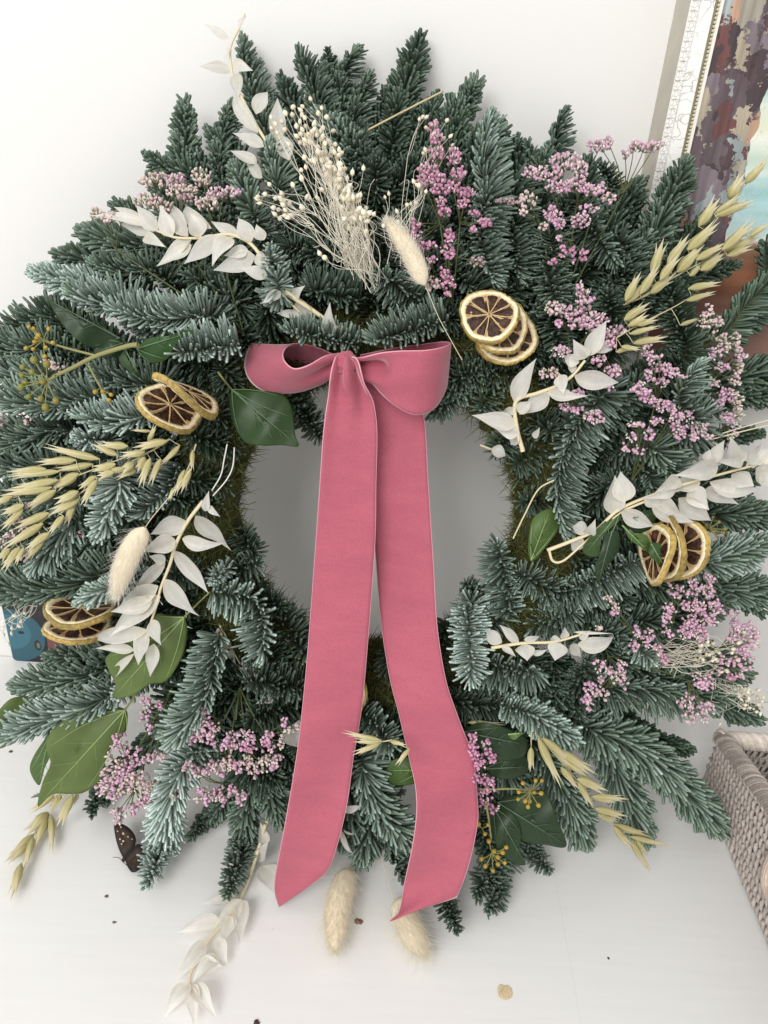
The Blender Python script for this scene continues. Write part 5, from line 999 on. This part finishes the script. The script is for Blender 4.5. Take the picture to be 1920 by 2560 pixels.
band('loop', [(846,884,.086+hz),(812,891,.092+hz),(770,914,.098+hz),(736,922,.098+hz),(713,906,.096+hz),(707,884,.090+hz),(720,865,.082+hz),(748,859,.074+hz),(793,869,.068+hz),(838,888,.066+hz)],
     [(850,925,.082+hz),(818,957,.078+hz),(745,981,.074+hz),(668,980,.071+hz),(625,950,.066+hz),(612,905,.058+hz),(632,860,.052+hz),(668,905,.044+hz),(745,935,.042+hz),(832,922,.050+hz)], bow, 80, 14, lambda u, v: .0022 * near(u, .16) * np.sin(v * 11))
band('loop', [(874,892,.084+hz),(905,888,.092+hz),(950,881,.098+hz),(1000,878,.103+hz),(1060,877,.104+hz),(1102,870,.097+hz),(1127,860,.084+hz),(1108,855,.070+hz),(1050,862,.063+hz),(990,870,.062+hz),(900,888,.064+hz)],
     [(874,922,.080+hz),(905,942,.084+hz),(945,982,.088+hz),(990,1015,.092+hz),(1040,1036,.092+hz),(1088,1018,.086+hz),(1117,965,.070+hz),(1105,960,.054+hz),(1050,960,.048+hz),(985,950,.050+hz),(900,930,.056+hz)], bow, 80, 16,
     lambda u, v: .0046 * near(u, .20) * np.sin(v * 9 + u * 10) - .0060 * np.exp(-((u - .19) / .055) ** 2 - ((v - .42) / .20) ** 2) + .0026 * np.exp(-((u - .13) / .05) ** 2 - ((v - .70) / .16) ** 2))
TA = .048
band('tail', [(850,905,.088+hz),(834,930,.092+hz),(822,985,.090+hz),(810,1077,.084),(798,1261,.078),(784,1444,.076),(766,1680,.078),(747,1860,.080),(718,2034,.080),(700,2135,.078),(686,2225,.070),(700,2266,.064)],
     [(890,905,.090+hz),(912,945,.094+hz),(934,1010,.088+hz),(942,1087,.080),(939,1215,.074),(935,1370,.072),(920,1590,.076),(903,1774,.080),(880,1918,.078),(862,2034,.080),(836,2130,.076),(812,2178,.072)], bow, 110, 16,
     lambda u, v: .0058 * near(u, .17) * np.sin(v * 12 + 2) + .0034 * np.sin(u * 13 + v * 1.6) * (1 - np.clip(u * 1.2, 0, 1) * .4) + .0020 * np.exp(-((u - .26) / .06) ** 2 - ((v - .95) / .3) ** 2), zmin=.004)
band('tail', [(885,915,.076+hz),(905,960,.076+hz),(918,1030,.074+hz),(926,1200,.066),(940,1398,.064),(952,1550,.066),(975,1691,.072),(1003,1790,.076),(1030,1905,.076),(1042,2013,.094),(1032,2130,.096),(1007,2238,.088),(974,2308,.078)],
     [(930,905,.076+hz),(1010,960,.076+hz),(1057,1036,.074+hz),(1070,1210,.066),(1082,1398,.064),(1092,1560,.068),(1114,1696,.074),(1145,1790,.080),(1178,1885,.082),(1196,1985,.086),(1193,2075,.094),(1168,2172,.092),(1136,2231,.088)], bow, 110, 16,
     lambda u, v: .0044 * np.sin(u * 11 + 1 + v * 1.5) * np.clip(u * 3, 0, 1), zmin=.024)

# ------------------------------------------------------------------ straws and wires in the wreath
def straw(name, pts, r, col, hh, label=None):
    mb = MB(); P = cr([at(x, y, hb(x, y) + hh, .006) for x, y in pts], 8 * len(pts)); mb.tube(P, mpp(P[0]) * r, 6, col); return put(name, mb.mesh(name), M_stem, wreath, label=label)
straw('straw', [(920,325),(1010,278),(1108,228)], 2.6, (.56, .47, .28), .010, 'dry straw sticking out at the top')
straw('straw', [(1283,1346),(1310,1290),(1345,1225),(1385,1200)], 2.0, (.66, .58, .36), .030, 'curved dry straw on the moss at the right')
straw('straw', [(1780,1098),(1850,1080),(1940,1058)], 1.6, (.75, .68, .48), .030, 'thin straw at the right edge')
straw('straw', [(1785,1090),(1850,1070),(1940,1045)], 1.4, (.78, .72, .52), .028, 'thinner straw at the right edge')
straw('white_wire', [(568,1110),(560,1150),(552,1188),(530,1226)], 1.8, (.78, .76, .70), .022, 'white wire loop at the left of the hole')
straw('white_wire', [(586,1118),(582,1165),(566,1200),(532,1240)], 1.8, (.78, .76, .70), .022, 'white wire beside the loop')
straw('black_wire', [(520,1205),(550,1230),(610,1260),(640,1255)], .8, (.01, .01, .01), .020, 'thin black binding wire at the left')
straw('black_wire', [(1315,1330),(1345,1400),(1400,1460)], .9, (.01, .01, .01), .024, 'thin black binding wire at the right')
straw('twig', [(1200,1112),(1225,1122),(1240,1128)], 3.2, (.58, .50, .33), .012, 'stub of a pale twig at the hole')

# ------------------------------------------------------------------ butterfly and crumbs on the tabletop
M_wing = mat('butterfly_wing', rough=.7, noise=.5, nscale=300); M_spot = mat('wing_spot', rough=.7, color=(.45, .36, .26)); M_body = mat('butterfly_body', rough=.8, color=(.02, .014, .010))
bz = lambda x, y, z: hit(x, y, ZA, z)
b0 = bz(309, 2146, .003)
bf = thing('butterfly', 'dark brown butterfly with pale spots resting on the tabletop under a fir tip', 'butterfly', tuple(map(float, b0)))
def wing(pts, name):
    O = np.asarray(pts, float); E = cr(np.vstack([O, O[:1]]), 33)[:-1]; c = E.mean(0); G = []
    for f in (.001, .5, 1): G.append([bz(*(c + (e - c) * f), float(np.interp((c + (e - c) * f)[1], [2060, 2150], [.016, .004]))) for e in E])
    C = np.ones((3, 32, 3)) * np.array([.030, .014, .008]); C[2] = (.012, .008, .006); C[0] = (.05, .022, .010)
    mb = MB(); mb.grid(np.array(G), C, wrap=True); o = put(name, mb.mesh(name), M_wing, bf); o.modifiers.new('thickness', 'SOLIDIFY').thickness = .0003; return o
w1 = wing([(306,2142),(296,2120),(288,2090),(285,2058),(300,2058),(318,2066),(332,2080),(340,2100),(332,2125),(318,2142)], 'forewing')
wing([(312,2146),(330,2122),(345,2110),(362,2120),(362,2150),(346,2175),(330,2180),(318,2165)], 'hindwing')
for x, y, r in ((302,2068,2.3),(294,2078,2.0),(308,2084,3.2),(300,2098,2.4),(308,2103,3.0),(304,2110,2.2),(320,2092,2.0),(330,2098,1.6)):
    c = bz(x, y, float(np.interp(y, [2060, 2150], [.0168, .0048]))); mb = MB(); t = np.arange(8) * .785
    mb.add(np.vstack([[c + ZA * .0002], c + (CX * np.cos(t)[:, None] + CU * np.sin(t)[:, None]) * r * mpp(c)]), None, [(0, i + 1, (i + 1) % 8 + 1) for i in range(8)]); put('wing_spot', mb.mesh('wing_spot'), M_spot, w1)
mb = MB(); mb.tube(cr([bz(306, 2154, .003), bz(316, 2140, .004), bz(330, 2122, .004)], 10), np.array([.6, 1.1, 1.3, 1.2, 1.3, 1.3, 1.1, .9, .7, .3]) * .0013, 8); put('body', mb.mesh('body'), M_body, bf)
for p in ([(306,2152),(296,2144),(282,2143)], [(308,2155),(320,2166),(332,2180)]):
    mb = MB(); mb.tube(cr([bz(x, y, .004) for x, y in p], 8), .00022, 5); put('antenna', mb.mesh('antenna'), M_body, bf)
def crumb(x, y, r, col, label, cat, flat=.5, name='crumb', stretch=1.3, seed=0):
    c = bz(x, y, 0); r_ = np.random.default_rng(seed); pm = mpp(c); t = np.linspace(0, np.pi / 2, 5); p = np.linspace(0, 2 * np.pi, 12, endpoint=False); wob = 1 + .12 * r_.normal(size=12)
    G = np.stack([np.sin(t)[:, None] * np.cos(p) * r * pm * stretch * wob, np.sin(t)[:, None] * np.sin(p) * r * pm * wob, np.cos(t)[:, None] * np.ones(12) * r * pm * flat + .0002], -1) + c
    mb = MB(); mb.grid(G, col, wrap=True); o = put(name, mb.mesh(name), mat(name + '_' + str(seed), rough=.5, noise=.25, nscale=900)); tag(o, label, cat)
crumb(1262, 2480, 19, (.62, .50, .31), 'round beige dried drip on the front of the tabletop', 'drip', .05, 'dried_drip', 1.0, 1)
crumb(897, 2304, 8, (.20, .09, .06), "reddish bud scale beside the left hare's tail grass", 'bud scale', .5, 'bud_scale', 1.4, 2)
crumb(641, 2557, 8, (.05, .02, .015), 'dark crumb at the very front of the tabletop', 'crumb', .6, 'crumb', 1.0, 3)
crumb(266, 2241, 4, (.10, .07, .05), 'small dark crumb below the drooping fir tip at the left', 'crumb', .5, 'crumb', 1.3, 4)
crumb(1521, 2396, 3, (.04, .03, .03), 'tiny black speck on the tabletop at the right', 'speck', .5, 'speck', 1.0, 5)
crumb(286, 2306, 3.2, (.16, .12, .10), 'tiny grey speck left of the trailing white ruscus', 'speck', .4, 'speck', 1.6, 6)
crumb(27, 1879, 4, (.08, .05, .04), 'dark crumb under the left ivy leaf', 'crumb', .5, 'crumb', 1.2, 7)
crumb(20, 1712, 3.5, (.10, .04, .04), 'reddish speck near the left edge below the card', 'speck', .5, 'speck', 1.3, 8)
